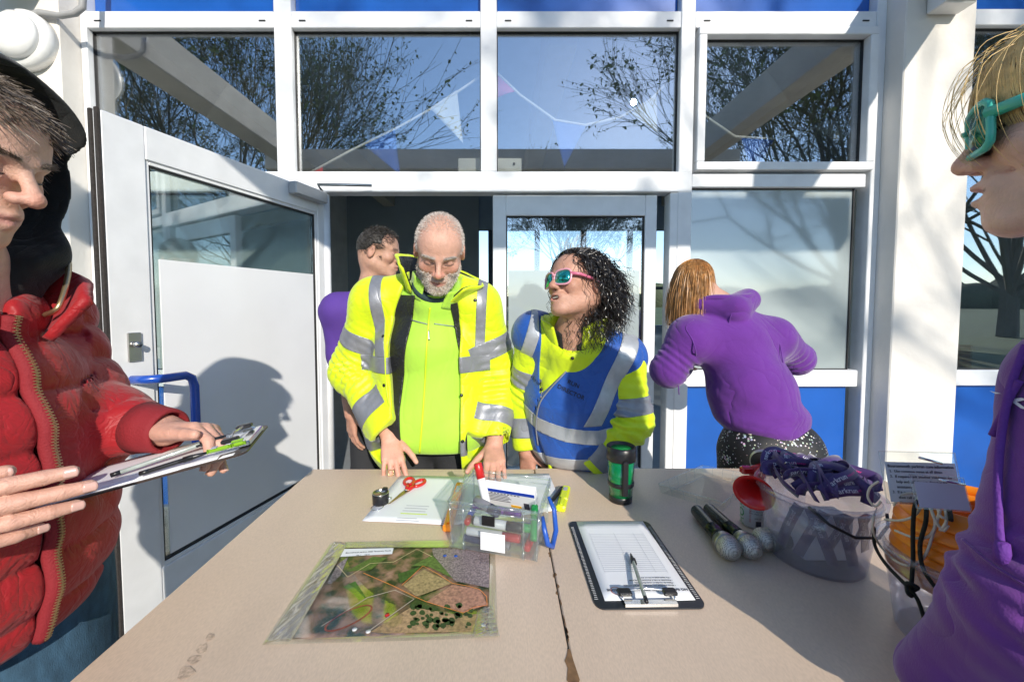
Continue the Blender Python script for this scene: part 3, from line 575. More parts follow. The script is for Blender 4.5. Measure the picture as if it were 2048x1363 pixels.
wall(0, 0, BW, 0, 'side_wall'); wall(BW, 0, BW, BD, 'side_wall'); wall(BW, BD, 0, BD, 'side_wall'); wall(0, BD, 0, 0, 'side_wall'); MB().box(.002, BW-.002, .002, BD-.002, 0, .002, Mb).build('base', clear, bx)
e = .007; rim = [(-e, -e), (BW+e, -e), (BW+e, BD+e), (-e, BD+e), (-e, -e)]
for i in range(4): MB().tube([Mb @ Vector((*rim[i], BH)), Mb @ Vector((*rim[i+1], BH))], .0045, 8).tube([Mb @ Vector((*rim[i], BH-.016)), Mb @ Vector((*rim[i+1], BH-.016))], .002, 6).build('rim', clear, bx)
for x, y in ((.0, 0), (BW, 0), (0, BD), (BW, BD), (.03, -.002), (BW-.03, -.002)): MB().tube([Mb @ Vector((x, y, 0)), Mb @ Vector((x+(x > BW/2)*.006-(x < BW/2)*.006 if x in (0, BW) else x, y+(.006 if y > 0 else -.006), BH))], .0028, 6).build('corner_rib', clear, bx)
MB().bbox((BW*.5, -.0065, .033), (.030, .0006, .022), Mb, .0004).build('front_label', paper, bx)
bh = [(BW+.006, .05, .080), (BW+.013, .03, .062), (BW+.022, .025, .030), (BW+.030, .045, .012), (BW+.034, .085, .030), (BW+.026, .11, .070), (BW+.010, .118, .098)]
MB().tube([Mb @ Vector(q) for q in bh], [.004, .006, .0065, .0065, .0065, .006, .004], 10).build('clip_handle', bluepl, bx)
MB().bbox((BW*.45, -.0075, .083), (.016, .0016, .012), Mb, .001).build('front_catch', blk, bx)
cols = {'navy': (.02, .03, .09), 'black': (.015, .015, .018), 'red': (.5, .02, .02), 'green': (.02, .35, .08), 'purple': (.15, .04, .28), 'blue': (.02, .08, .4), 'grey': (.2, .2, .22)}
def marker(a, b, bodyc, capc, r, label, loc=True, name='marker', grp='markers in the storage box'):
    A, Bq = (Mb @ Vector(a), Mb @ Vector(b)) if loc else (Vector(a), Vector(b)); Mx = aim(A, Bq-A); L_ = (Bq-A).length; e = empty(name, A, label, 'marker', grp)
    MB().lathe([(r*.8, 0), (r, .002), (r, L_*.66), (r*.9, L_*.665), (r*.9, L_*.68)], Mx, 14).build('barrel', mat('mk_'+bodyc, cols.get(bodyc, (.75, .75, .75)), .35), e)
    MB().lathe([(r*.92, L_*.672), (r*1.06, L_*.674), (r*1.03, L_-.003), (r*.85, L_), (0, L_)], Mx, 14).build('cap', mat('mk_'+capc, cols.get(capc, (.75, .75, .75)), .3), e); return e
MK = [((.05, .02, .064), (.17, .022, .060), 'white', 'black', .011, 'white barrelled black capped marker against the front of the storage box'), ((.02, .03, .012), (.14, .018, .014), 'navy', 'grey', .010, 'navy marker at the bottom front of the storage box'),
      ((.035, .045, .05), (.185, .05, .046), 'black', 'green', .010, 'black marker with a green cap in the storage box'), ((.03, .02, .036), (.165, .022, .034), 'white', 'red', .010, 'white barrelled red capped marker low in the storage box'),
      ((.03, .07, .075), (.16, .05, .078), 'purple', 'purple', .008, 'purple pen in the storage box'), ((.18, .02, .012), (.19, .13, .02), 'red', 'white', .009, 'red pen at the right end of the storage box'),
      ((.02, .10, .05), (.03, .02, .055), 'blue', 'red', .008, 'blue pen with a red cap at the left end of the storage box'), ((.06, .09, .02), (.18, .10, .02), 'black', 'blue', .011, 'black marker with a blue cap at the bottom of the storage box'),
      ((.04, .06, .095), (.11, .02, .090), 'grey', 'navy', .012, 'thick grey marker near the top of the storage box'), ((.195, .03, .03), (.185, .10, .08), 'green', 'green', .009, 'green marker standing at the right of the storage box')]
for k in MK: marker(*k)
marker((.075, .055, .075), (.040, .075, .185), 'white', 'red', .0105, 'white marker with a red cap sticking up out of the storage box')
ct = empty('carton', Mb @ Vector((.13, .10, .07)), 'small white and blue printed carton lying in the storage box', 'carton')
Mk = Mb @ Matrix.Translation((.122, .105, .095)) @ Matrix.Rotation(R(-4), 4, 'Z') @ Matrix.Rotation(R(28), 4, 'X')
MB().bbox((0, 0, 0), (.068, .012, .034), Mk, .001).build('carton_body', paper, ct)
MB().box(-.068, .068, -.0128, -.0122, .022, .0335, Mk).build('blue_band', mat('print_blue', (.01, .05, .42), .5), ct); MB().box(-.068, -.060, -.0128, -.0122, -.033, .02, Mk).build('red_band', mat('print_red', (.6, .02, .02), .5), ct)
MB().box(.0, .028, -.0128, -.0122, -.03, -.021, Mk).build('yellow_print', mat('print_yellow', (.85, .45, .02), .5), ct)
MB().box(.036, .05, -.0128, -.0122, -.03, -.006, Mk).build('black_print', ink, ct)
gl = MB()
for i in range(5): gl.box(-.056, -.004+.004*(i % 3), -.0128, -.0122, .012-i*.006, .0138-i*.006, Mk)
for i in range(9): gl.box(-.05+i*.009, -.044+i*.009, -.0128, -.0122, .017, .0195, Mk)
gl.build('small_print', ink, ct)
# ---- highlighters
def highlighter(A, Bq, m, capm, label, w=.013, h=.009):
    A, Bq = Vector(A), Vector(Bq); Mx = aim(A, Bq-A); L_ = (Bq-A).length; e = empty('highlighter', A, label, 'highlighter')
    MB().bbox((0, 0, L_*.31), (w, h, L_*.31), Mx, .004).build('barrel', m, e); MB().bbox((0, 0, L_*.815), (w*1.04, h*1.05, L_*.18), Mx, .004).build('cap', capm, e); MB().bbox((0, h+.003, L_*.80), (.004, .0015, L_*.16), Mx, .001).build('pocket_clip', capm, e); MB().bbox((0, h+.0012, L_*.2), (.006, .0006, L_*.08), Mx, .0004).build('print', grayink, e)
highlighter(PZ(1133, 975, TZ+.010), PZ(1121, 1018, TZ+.010), yel, yel, 'yellow highlighter lying to the right of the storage box', .0125)
highlighter(PZ(920, 968, TZ+.012), PZ(894, 1058, TZ+.012), orangep, orangep, 'orange highlighter lying behind the left end of the storage box', .012)
pen(PZ(1098, 1008, TZ+.012), PZ(1124, 975, TZ+.012), 'short black pen between storage box and yellow highlighter', blk, blk, .006, 0)
# ---- travel mug
p = PZ(1241, 1000, TZ); mg = empty('travel_mug', p, 'green travel mug with black lid and grip near the far edge of the table', 'mug'); Mx = Matrix.Translation(p)
grn = mat('mug_green', (.0, .17, .05), .2, coat=.6, var=.05)
MB().lathe([(.034, .018), (.0365, .06), (.040, .135), (0, .135)], Mx, 40).build('cup', grn, mg); MB().lathe([(.030, 0), (.0335, .002), (.0345, .020), (.033, .021)], Mx, 40).build('base_ring', blk, mg)
MB().lathe([(.0405, .128), (.0435, .130), (.0445, .150), (.0435, .168), (.040, .171), (.037, .170), (.036, .160), (0, .160)], Mx, 40).build('lid', blk, mg)
MB().lathe([(.030, .1605), (.030, .163), (0, .163)], Mx, 30).build('lid_insert', mat('lid_green', (.01, .3, .06), .3), mg)
MB().bbox((0, -.043, .085), (.0085, .006, .052), Mx, .003).build('grip', blk, mg); MB().lathe([(.0365, .050), (.0385, .052), (.0392, .062), (.0378, .064)], Mx, 40).build('band', blk, mg)
# ---- clear tray
q = [Vector((*pz(1322, 985), TZ)), Vector((*pz(1446, 1022), TZ)), Vector((*pz(1506, 968), TZ)), Vector((*pz(1405, 948), TZ))]
tr = empty('clear_tray', sum(q, Vector())/4, 'empty clear plastic lid lying upside down behind the microphones', 'lid'); cq = sum(q, Vector())/4
MB().add([x+Vector((0, 0, .0015)) for x in q], [(0, 1, 2, 3)]).build('base', clearer, tr); inn = [cq+(x-cq)*.8+Vector((0, 0, .004)) for x in q]; MB().tube(inn+[inn[0]], .0012, 6).build('inner_ridge', clear, tr)
for i in range(4):
    a, b = q[i], q[(i+1) % 4]; up = Vector((0, 0, .030)); oa, ob = (a-cq)*.06, (b-cq)*.06
    o = MB().add([a, b, b+up+ob, a+up+oa], [(0, 1, 2, 3)]).build('side', clearer, tr); o.modifiers.new('t', 'SOLIDIFY').thickness = .0015
    MB().tube([a+up+oa, b+up+ob], .0016, 6).build('rim', clear, tr)
    for k in range(1, 5): c_ = a.lerp(b, k/5); MB().tube([c_, c_+up+(c_-cq)*.06], .0008, 5).build('rib', clear, tr)
# ---- microphones
grille = mat('mic_grille', (.42, .41, .38), .35, .9, var=.05); t = grille.node_tree; b_ = t.nodes['Principled BSDF']; vo = t.nodes.new('ShaderNodeTexVoronoi'); vo.inputs['Scale'].default_value = 330; vo.inputs['Randomness'].default_value = .25; tcg = t.nodes.new('ShaderNodeTexCoord')
t.links.new(tcg.outputs['Object'], vo.inputs[0]); bp = t.nodes.new('ShaderNodeBump'); bp.inputs['Strength'].default_value = 1; bp.inputs['Distance'].default_value = .0015; bp.invert = True
crg = t.nodes.new('ShaderNodeValToRGB'); crg.color_ramp.elements[0].position = .3; crg.color_ramp.elements[0].color = (.03, .03, .03, 1); crg.color_ramp.elements[1].position = .5; crg.color_ramp.elements[1].color = (.6, .58, .54, 1)
inv = t.nodes.new('ShaderNodeMath'); inv.operation = 'MULTIPLY'; inv.inputs[1].default_value = 1.3; t.links.new(vo.outputs['Distance'], inv.inputs[0]); t.links.new(vo.outputs['Distance'], bp.inputs['Height']); t.links.new(bp.outputs[0], b_.inputs['Normal']); t.links.new(inv.outputs[0], crg.inputs[0]); t.links.new(crg.outputs[0], b_.inputs['Base Color'])
mblack = mat('mic_body', (.006, .010, .006), .22, spec=.35)
def mic(tail, head, label, hr=.0265):
    A, Bq = Vector(tail), Vector(head); Mx = aim(A, Bq-A); L_ = (Bq-A).length; e = empty('microphone', A, label, 'microphone')
    MB().lathe([(.0, 0), (.014, .001), (.0165, .006), (.0168, L_*.55), (.0172, L_*.553), (.0172, L_*.56), (.0168, L_*.563), (.0190, L_-.045), (.0205, L_-.03), (0, L_-.03)], Mx, 28).build('handle', mblack, e)
    MB().lathe([(.0205, L_-.031), (.0235, L_-.027), (.0255, L_-.016), (.0268, L_-.012), (.0268, L_-.006), (.0255, L_-.003)], Mx, 32).build('collar', mat('mic_collar', (.35, .34, .31), .3, .9), e)
    MB().lathe([(hr*math.cos(q_), L_+.006+hr*.95*math.sin(q_)) for q_ in [R(-42+12*k) for k in range(11)]]+[(0, L_+.006+hr*.95)], Mx, 36).build('grille', grille, e)
mic(PZ(1392, 1019, TZ+.0185), PZ(1455, 1092, TZ+.028), 'leftmost of the three black microphones, lying beside the clipboard')
mic(PZ(1416, 1016, TZ+.0185), PZ(1497, 1090, TZ+.028), 'middle one of the three black microphones'); mic(PZ(1640, 1082, TZ+.020), PZ(1532, 1078, TZ+.028), 'microphone lying crosswise with its handle behind the bucket of lanyards')
# ---- air horn
p = PZ(1506, 1047, TZ); ah = empty('air_horn', p, 'red air horn on its white gas can beside the lanyard bucket', 'air horn'); Mx = Matrix.Translation(p)
canm = mat('can_white', (.72, .74, .74), .3, .3); MB().lathe([(.028, 0), (.031, .003), (.0315, .006), (.0315, .108), (.029, .118), (.020, .126), (.012, .128), (.012, .134), (0, .134)], Mx, 36).build('can', canm, ah)
def wrap(body, size, m, z, a0, nm='lettering', rot=False):
    c = bpy.data.curves.new('t', 'FONT'); c.body = body; c.size = size; c.align_x = 'CENTER'; o = bpy.data.objects.new('t', c); COL.objects.link(o); me = bpy.data.meshes.new_from_object(o); COL.objects.unlink(o)
    for v_ in me.vertices:
        x, y = (v_.co.x, v_.co.y) if not rot else (-v_.co.y, v_.co.x); a = a0+x/.0318; v_.co = (p.x+.0318*math.cos(a), p.y+.0318*math.sin(a), p.z+z+y)
    me.materials.clear(); me.materials.append(m); o = bpy.data.objects.new(nm, me); link(o); o.parent = ah; o.matrix_parent_inverse = wm(ah).inverted()
a0 = math.atan2(-p.y, -p.x)
wrap('HORN', .03, mat('can_green', (.03, .35, .05), .4), .045, a0-.75, rot=True); wrap('FOR OUTDOOR USE', .006, mat('can_red', (.6, .05, .05), .4), .045, a0-.15, rot=True)
for i in range(7): wrap('KEEP AWAY FROM HEAT AND'[i:i+17], .0046, ink, .078-.0062*i, a0+.45)
wrap('300 ml', .006, ink, .028, a0+.35)
bc = MB()
for i in range(12): 
    a = a0+.2+i*.035; Mq = Matrix.Translation(p) @ Matrix.Rotation(a, 4, 'Z'); bc.box(.0312, .0319, -.0003-.0002*(i % 3), .0003+.0002*(i % 2), .008, .023, Mq)
bc.build('barcode', ink, ah)
disc = P(1530, 926, p.y+.012); bell = P(1507, 985, p.y-.105); dv = (bell-disc); Mx = aim(disc, dv); HL = dv.length
MB().lathe([(.0, -.012), (.033, -.010), (.036, -.006), (.036, 0), (.033, .003), (0, .004)], Mx, 36).build('diaphragm', blk, ah); MB().lathe([(.0345, -.011), (.0375, -.007), (.0375, .000), (.0345, .002)], Mx, 36).build('diaphragm_ring', steel, ah)
MB().lathe([(.009, .003), (.0115, .01), (.012, HL*.35), (.015, HL*.6), (.024, HL*.85), (.040, HL*.985), (.0455, HL), (.0440, HL+.001), (.036, HL*.975), (.020, HL*.85), (.011, HL*.6), (.0, HL*.5)], Mx, 44).build('bell', redp, ah)
cp = p+Vector((0, 0, .134)); MB().tube([cp-Vector((0, 0, .004)), cp+Vector((0, 0, .018)), disc.lerp(bell, .14)], [.013, .013, .011], 12).build('valve', redp, ah); MB().bbox((cp.x-.022, cp.y, cp.z+.016), (.016, .010, .010), None, .004).build('trigger', redp, ah)
# ---- buckets
def bucket(c, r0, r1, h, label):
    e = empty('bucket', c, label, 'bucket'); Mx = Matrix.Translation(c)
    MB().lathe([(r0*.96, 0.0), (r0, .004), (r0+(r1-r0)*.5, h*.5), (r1, h-.012), (r1-.0018, h-.012), (r0+(r1-r0)*.5-.0018, h*.5), (r0-.002, .006), (r0*.9, .005)], Mx, 64).build('bucket_wall', bkt, e)
    MB().lathe([(r0*.95, .003), (0, .003)], Mx, 48).build('base', bkt, e)
    MB().lathe([(r1-.001, h-.013), (r1+.009, h-.011), (r1+.010, h-.002), (r1+.006, h), (r1-.002, h-.001)], Mx, 64, closed=True).build('rim', bkt, e)
    return e
bkt = glassmat('frosted_bucket', (.90, .90, .93), .04, rough=.15, graz=.25, milky=.13, mcol=(.92, .90, .95))
b1c = Vector((.742, .925, TZ)); b1 = bucket(b1c, .094, .116, .170, 'frosted plastic bucket heaped with purple lanyards'); Mx = Matrix.Translation(b1c)
MB().bbox((0.01, -.0, .058), (.055, .03, .05), Mx, .003).build('inner_card', paper, None)
tag(bpy.data.objects['inner_card'], 'white card box showing through the lanyard bucket', 'card')
bpy.data.objects['inner_card'].name = 'card_box'
MB().tube([b1c+Vector((-.085, -.085, .165)), b1c+Vector((-.06, -.112, .14)), b1c+Vector((-.02, -.128, .122)), b1c+Vector((.03, -.126, .120)), b1c+Vector((.062, -.112, .138)), b1c+Vector((.066, -.104, .160))], .0032, 8).build('cord_handle', blk, b1)
navy = mat('lanyard_navy', (.055, .022, .13), .5, var=.25, scale=30, sheen=.3); lwhite = mat('lanyard_white', (.8, .78, .85), .6); lpink = mat('lanyard_pink', (.8, .05, .3), .6)
def ribbon(pts, w, m, nm, par, nrm0=None, words=()):
    pts = [Vector(q) for q in pts]; dense = []
    for i in range(len(pts)-1):
        p0, p1, p2, p3 = pts[max(i-1, 0)], pts[i], pts[i+1], pts[min(i+2, len(pts)-1)]
        for k in range(8):
            s = k/8; dense.append(.5*((2*p1)+(p2-p0)*s+(2*p0-5*p1+4*p2-p3)*s*s+(3*p1-p0-3*p2+p3)*s**3))
    dense.append(pts[-1]); n = len(dense); nv = Vector(nrm0 or (0, -.6, .8)); fr = []; acc = 0
    for i, q in enumerate(dense):
        d = (dense[min(i+1, n-1)]-dense[max(i-1, 0)]).normalized(); nv = (nv-d*nv.dot(d)).normalized(); 
        if i: acc += (q-dense[i-1]).length
        fr.append((acc, q, d.cross(nv), nv))
    V = []; F = []
    for a, q, s, nn in fr: V += [q+s*w/2, q-s*w/2]
    o = MB().add(V, [(2*i, 2*i+1, 2*i+3, 2*i+2) for i in range(n-1)], True).build(nm, m, par); md = o.modifiers.new('t', 'SOLIDIFY'); md.thickness = .0012; md.offset = 0
    arc = [f_[0] for f_ in fr]
    for (wd, a_, mm, size) in words:
        c = bpy.data.curves.new('t', 'FONT'); c.body = wd; c.size = size; c.align_y = 'CENTER'; ob = bpy.data.objects.new('t', c); COL.objects.link(ob); me = bpy.data.meshes.new_from_object(ob); COL.objects.unlink(ob)
        for v_ in me.vertices:
            s_ = min(max(a_+v_.co.x, 0), acc-1e-4); i = max(0, min(n-2, next((k for k in range(n-1) if arc[k+1] > s_), n-2))); tt = (s_-arc[i])/max(1e-6, arc[i+1]-arc[i])
            q = fr[i][1].lerp(fr[i+1][1], tt); sd = fr[i][2].lerp(fr[i+1][2], tt); nn = fr[i][3].lerp(fr[i+1][3], tt); v_.co = q-sd*(-v_.co.y)*1+nn*.0011 if False else q+sd*(-v_.co.y)+nn*.0012
        me.materials.clear(); me.materials.append(mm); ob2 = bpy.data.objects.new('lettering', me); link(ob2); ob2.parent = o if par is None else par; ob2.matrix_parent_inverse = wm(ob2.parent).inverted()
    return o
rr = random.Random(11)
tops = b1c+Vector((0, 0, .165))
for i in range(34):
    a = rr.random()*6.28; R0 = .085*rr.random()**.5; c0 = tops+Vector((R0*math.cos(a), R0*math.sin(a), .008+.062*(1-(R0/.10)**2)*(.45+.55*i/34))); h = rr.random()*3.14; L_ = .05+.05*rr.random()
    pts = []; arch = .006+.02*rr.random(); dirv = Vector((math.cos(h), math.sin(h), 0)); sd = Vector((-dirv.y, dirv.x, 0))
    for k in range(7):
        s_ = k/6*2-1; q = c0+dirv*(L_*s_)+sd*(.028*math.sin(2.2*s_+a))+Vector((0, 0, arch*(1-1.6*s_*s_)+.004*math.sin(5*s_+a)))
        dxy = Vector((q.x-b1c.x, q.y-b1c.y)); 
        if dxy.length > .104: dxy *= .104/dxy.length; q.x, q.y = b1c.x+dxy.x, b1c.y+dxy.y
        pts.append(q)
    if dirv.x < 0: pts = pts[::-1]
    o = ribbon(pts, .021, navy, 'lanyard', None, (0, -.75, .66), [('parkrun', .012+.03*rr.random(), lwhite, .015), ('volunteer', .068, lpink, .008)] if i % 4 else [('parkrun', .03, lwhite, .015)])
    tag(o, 'purple lanyard with white lettering heaped in the frosted bucket', 'lanyard', 'lanyards heaped in the bucket')
for i in range(9):                                   # lanyards pressed against the inside of the bucket
    a = -math.pi/2-1.0+i*.22+.05*rr.random(); z0 = .155; pts = [b1c+Vector((.104*math.cos(a+.12*k*(1 if i % 2 else -1)), .104*math.sin(a+.12*k*(1 if i % 2 else -1)), 0))*1+Vector((0, 0, z0-.030*k)) for k in range(4 if i > 3 else 5)]
    pts = [b1c+Vector(((q.x-b1c.x)*(1-.035*k), (q.y-b1c.y)*(1-.035*k), q.z-b1c.z if False else z0-.030*k)) for k, q in enumerate(pts)]
    tag(ribbon(pts, .021, navy, 'lanyard', None, (math.cos(a), math.sin(a), 0), [('parkrun', .02, lwhite, .014)]), 'purple lanyard hanging inside against the wall of the frosted bucket', 'lanyard', 'lanyards inside the bucket wall')
for i in range(5):
    a = rr.random()*6.28; c0 = tops+Vector((.06*math.cos(a), .06*math.sin(a)-.02, .040)); e = empty('lanyard_clip', c0, 'black plastic lanyard clip lying on the purple heap', 'clip', 'lanyard clips')
    Mq = Matrix.Translation(c0) @ Euler((rr.random(), rr.random(), rr.random()*3)).to_matrix().to_4x4(); MB().bbox((0, 0, 0), (.010, .016, .003), Mq, .002).build('buckle', blk, e); MB().tube([Mq @ Vector((0, .016, 0)), Mq @ Vector((0.004, .026, 0)), Mq @ Vector((-.003, .030, 0))], .0015, 6).build('hook', chrome, e)
pk = empty('pink_tub', P(1576, 928, 1.08), 'bright pink plastic lid standing behind the lanyard bucket', 'lid'); q = P(1576, 916, 1.09); Mq = Matrix.Translation(q) @ Euler((R(-12), R(8), 0)).to_matrix().to_4x4()
pinkm = mat('pink_plastic', (.75, .03, .22), .35); MB().bbox((0, 0, 0), (.052, .03, .011), Mq, .008).build('lid_top', pinkm, pk); MB().bbox((0, 0, .0125), (.040, .020, .003), Mq, .003).build('lid_recess', pinkm, pk)
MB().bbox((q.x, q.y, (q.z+TZ)/2-.006), (.042, .024, (q.z-TZ)/2-.008), None, .01).build('tub', bkt, pk)
b2c = Vector((.815, .675, TZ)); b2 = bucket(b2c, .092, .114, .165, 'frosted plastic bucket stacked with orange cones and white string'); Mx2 = Matrix.Translation(b2c)
for i in range(7):
    z = .118+i*.0185; s = 1-.012*i; dx = .003*math.sin(i*2.1); Mq = Matrix.Translation(b2c+Vector((dx, .003*math.cos(i*1.7), z))) @ Euler((R(2*math.sin(i)), R(-3+1.5*math.cos(i*2)), 0)).to_matrix().to_4x4()
    e = tag(MB().lathe([(.102*s, 0), (.106*s, .003), (.105*s, .008), (.098*s, .014), (.090*s, .030), (.088*s, .030), (.095*s, .012), (.100*s, .004)], Mq, 56, closed=True).build('marker_cone', orangep), ('topmost' if i == 6 else 'lowest' if i == 0 else ('second', 'third', 'fourth', 'fifth', 'sixth')[i-1]+' from the bottom')+' of the orange ring cones in the right hand bucket', 'cone', 'orange cones stacked in the bucket')
strm = mat('white_string', (.72, .66, .55), .9, bump=.8, bscale=600); cordm = mat('black_cord', (.012, .014, .010), .8, bump=.8, bscale=500)
def on2(px, py, extra=.0, Yb=None):                   # a point just in front of the cones / bucket
    r = ray(px, py); o = Vector((0, 0, CAMZ)); best = None
    for k in range(400):
        q = o+r*(.3+k*.002); rad = math.hypot(q.x-b2c.x, q.y-b2c.y); lim = (.108 if q.z > TZ+.12 else .118)+extra
        if rad < lim and q.z < TZ+.27: return q
    dd = Vector((b2c.x, b2c.y, 0)); tt = dd.length/Vector((r.x, r.y, 0)).length; return o+r*(tt-.02)
def sm(pts, n=6):
    pts = [Vector(q) for q in pts]; out = []
    for i in range(len(pts)-1):
        p0, p1, p2, p3 = pts[max(i-1, 0)], pts[i], pts[i+1], pts[min(i+2, len(pts)-1)]
        for k in range(n): s = k/n; out.append(.5*((2*p1)+(p2-p0)*s+(2*p0-5*p1+4*p2-p3)*s*s+(3*p1-p0-3*p2+p3)*s**3))
    return out+[pts[-1]]
wst = empty('white_string', b2c+Vector((0, 0, .2)), 'tangled white string looped over the orange cones', 'string')
for run in ([(1757, 962), (1740, 975), (1736, 995), (1750, 1012), (1762, 1002)], [(1748, 1030), (1746, 1060), (1760, 1090), (1790, 1120), (1822, 1130), (1850, 1110), (1868, 1060), (1880, 1020)], [(1770, 1038), (1800, 1040), (1830, 1030), (1850, 1000), (1880, 985)],
            [(1788, 1010), (1800, 990), (1830, 985), (1850, 1000), (1870, 1040), (1860, 1070), (1830, 1075), (1790, 1060)], [(1834, 998), (1845, 982), (1870, 980), (1885, 1000), (1893, 1040), (1880, 1060)], [(1860, 1000), (1866, 1030), (1885, 1060), (1896, 1050)], [(1872, 1000), (1880, 1030), (1892, 1035)]):
    MB().tube(sm([on2(x, y, .004) for x, y in run]), .0021, 7).build('strand', strm, wst)
bcd = empty('black_cord', b2c+Vector((0, -.1, .15)), 'knotted black cord hanging down the front of the right hand bucket', 'cord')
for run in ([(1748, 1055), (1750, 1090), (1770, 1125), (1808, 1165), (1822, 1178)], [(1822, 1178), (1826, 1120), (1826, 1060), (1830, 1010), (1845, 992), (1868, 990), (1895, 1008), (1902, 1040)], [(1852, 995), (1852, 1040), (1840, 1090), (1848, 1140), (1880, 1185)], [(1822, 1178), (1836, 1200), (1848, 1235), (1852, 1262)]):
    MB().tube(sm([on2(x, y, .010) for x, y in run]), .0030, 8).build('strand', cordm, bcd)
kq = on2(1822, 1178, .012); MB().tube(sm([kq+Vector((.007*math.cos(a)+.002*math.sin(3*a), -.004*math.sin(2*a), .010*math.sin(a))) for a in [k*.7 for k in range(14)]]), .0030, 8).build('knot', cordm, bcd)
# badge holders standing in the cones
def badge(cx, cy, Y, w, h, rx, rz, label, full):
    c = P(cx, cy, Y); Mq = Matrix.Translation(c) @ Euler((R(90+rx), 0, R(rz))).to_matrix().to_4x4(); e = empty('badge_holder', c, label, 'badge')
    MB().bbox((0, 0, 0), (w/2, h/2, .0018), Mq, .001).build('sleeve', clearer, e); MB().tube([Mq @ Vector(v_) for v_ in ((-w/2, -h/2, 0), (w/2, -h/2, 0), (w/2, h/2, 0), (-w/2, h/2, 0), (-w/2, -h/2, 0))], .0012, 6).build('welded_edge', clear, e)
    MB().box(-w*.46, w*.46, -h*.47, h*.30, .0020, .0024, Mq).build('card', paper, e)
    if full:
        text('Bournemouth parkrun core information', .0068, ink, Mq @ Matrix.Translation((0, h*.22, .0027)), e, bold=.01)
        for i, s_ in enumerate(('1.  Use common sense at all times', '2.  If required ask another volunteer for', '     help and call the run director for', '     assistance', '3.  If it is a clear emergency', '     then call or send for the', '     Director')): text(s_, .0064, ink, Mq @ Matrix.Translation((-w*.42, h*.12-i*.0088, .0027)), e, align='LEFT')
    MB().tube([Mq @ Vector((0, h*.40, .003)), Mq @ Vector((.012, h*.36, .008)), Mq @ Vector((.03, h*.30, .01))], .0022, 8).build('clip', chrome, e); return e
badge(1842, 955, .70, .128, .088, -14, -4, 'clear badge holder with a printed instruction card behind the cones', True)
badge(1880, 985, .63, .075, .05, -20, -10, 'small clear badge holder with a blank card in front of the larger one', False)
# ================================================================ PEOPLE: implicit bodies turned into one continuous mesh each
f4 = np.float32
def A3(v): return np.array([v[0], v[1], v[2]], f4)
class Field:
    def __init__(s): s.ops = []
    def put(s, op, fn, k, c, r): s.ops.append((op, fn, k, A3(c), r)); return s
    def cone(s, a, b, ra, rb, k=.02, op='u', mod=None):
        a, b = A3(a), A3(b); ab = b-a; L2 = float(ab@ab)+1e-9
        def fn(p):
            q = p-a; t = np.clip((q@ab)/L2, 0, 1); d = np.linalg.norm(q-t[:, None]*ab, axis=1); r = ra+(rb-ra)*t
            return d-r-(mod(p, t) if mod else 0)
        return s.put(op, fn, k, (a+b)/2, L2**.5/2+max(ra, rb)+.02)
    def chain(s, pts, rs, k=.02, mod=None):
        for i in range(len(pts)-1): s.cone(pts[i], pts[i+1], rs[i], rs[i+1], k, mod=mod)
        return s
    def ell(s, c, r, k=.02, op='u', M=None, mod=None):
        c = A3(c); r = A3(r); Rm = None if M is None else np.array([[M[i][j] for j in range(3)] for i in range(3)], f4)
        def fn(p):
            q = p-c
            if Rm is not None: q = q@Rm
            k0 = np.linalg.norm(q/r, axis=1); k1 = np.linalg.norm(q/(r*r), axis=1)+1e-6; d = k0*(k0-1)/k1
            return d-(mod(p, None) if mod else 0)
        return s.put(op, fn, k, c, float(r.max())+.02)
    def fun(s, fn, k, op='s'): return s.put(op, fn, k, (0, 0, 0), 1e9)
    def disp(s, fn): return s.put('d', fn, 0, (0, 0, 0), 1e9)
    def ev(s, p, cb=None):
        shp = p.shape[:-1]; p = p.reshape(-1, 3).astype(f4); d = np.full(len(p), .5, f4)
        nb = len(cb) if cb is not None else 0; per = len(p)//nb if nb else 0
        for op, fn, k, c, r in s.ops:
            if cb is not None and r < 1e8:
                m = np.linalg.norm(cb-c, axis=1) < r+k+.075
                if not m.any(): continue
                idx = np.repeat(m, per) if not m.all() else slice(None)
            else: idx = slice(None)
            x = d[idx]; q = p[idx]
            if op == 'd': d[idx] = fn(q, x); continue
            f = fn(q)
            if op == 'u': h = np.maximum(k-np.abs(x-f), 0)/max(k, 1e-6); d[idx] = np.minimum(x, f)-h*h*k*.25
            else:
                if op == 's': f = -f
                h = np.maximum(k-np.abs(x-f), 0)/max(k, 1e-6); d[idx] = np.maximum(x, f)+h*h*k*.25
        return d.reshape(shp)
    def marchv(s, o, d, off=0.0, n=60, far=.3):      # many rays at once
        o = np.asarray(o, f4); d = A3(d); t = np.zeros(len(o), f4)
        for _ in range(n): e = s.ev(o+d*t[:, None])-off; t += np.clip(e*.7, -.003, .02)
        return o+d*t[:, None], t < far
    def at(s, v): return float(s.ev(np.array([[v[0], v[1], v[2]]], f4))[0])
    def hit(s, px, py, t0=.15, off=0.0):             # surface point behind a pixel of the photo
        return s.march(Vector((0, 0, CAMZ)), ray(px, py).normalized(), t0, off)
    def march(s, o, d, t0=0, off=0.0, far=4):
        t = t0
        for _ in range(120):
            e = s.at(o+d*t)-off
            if e < .0004: return o+d*t
            t += max(e*.7, .0006)
            if t > far: return None
        return o+d*t
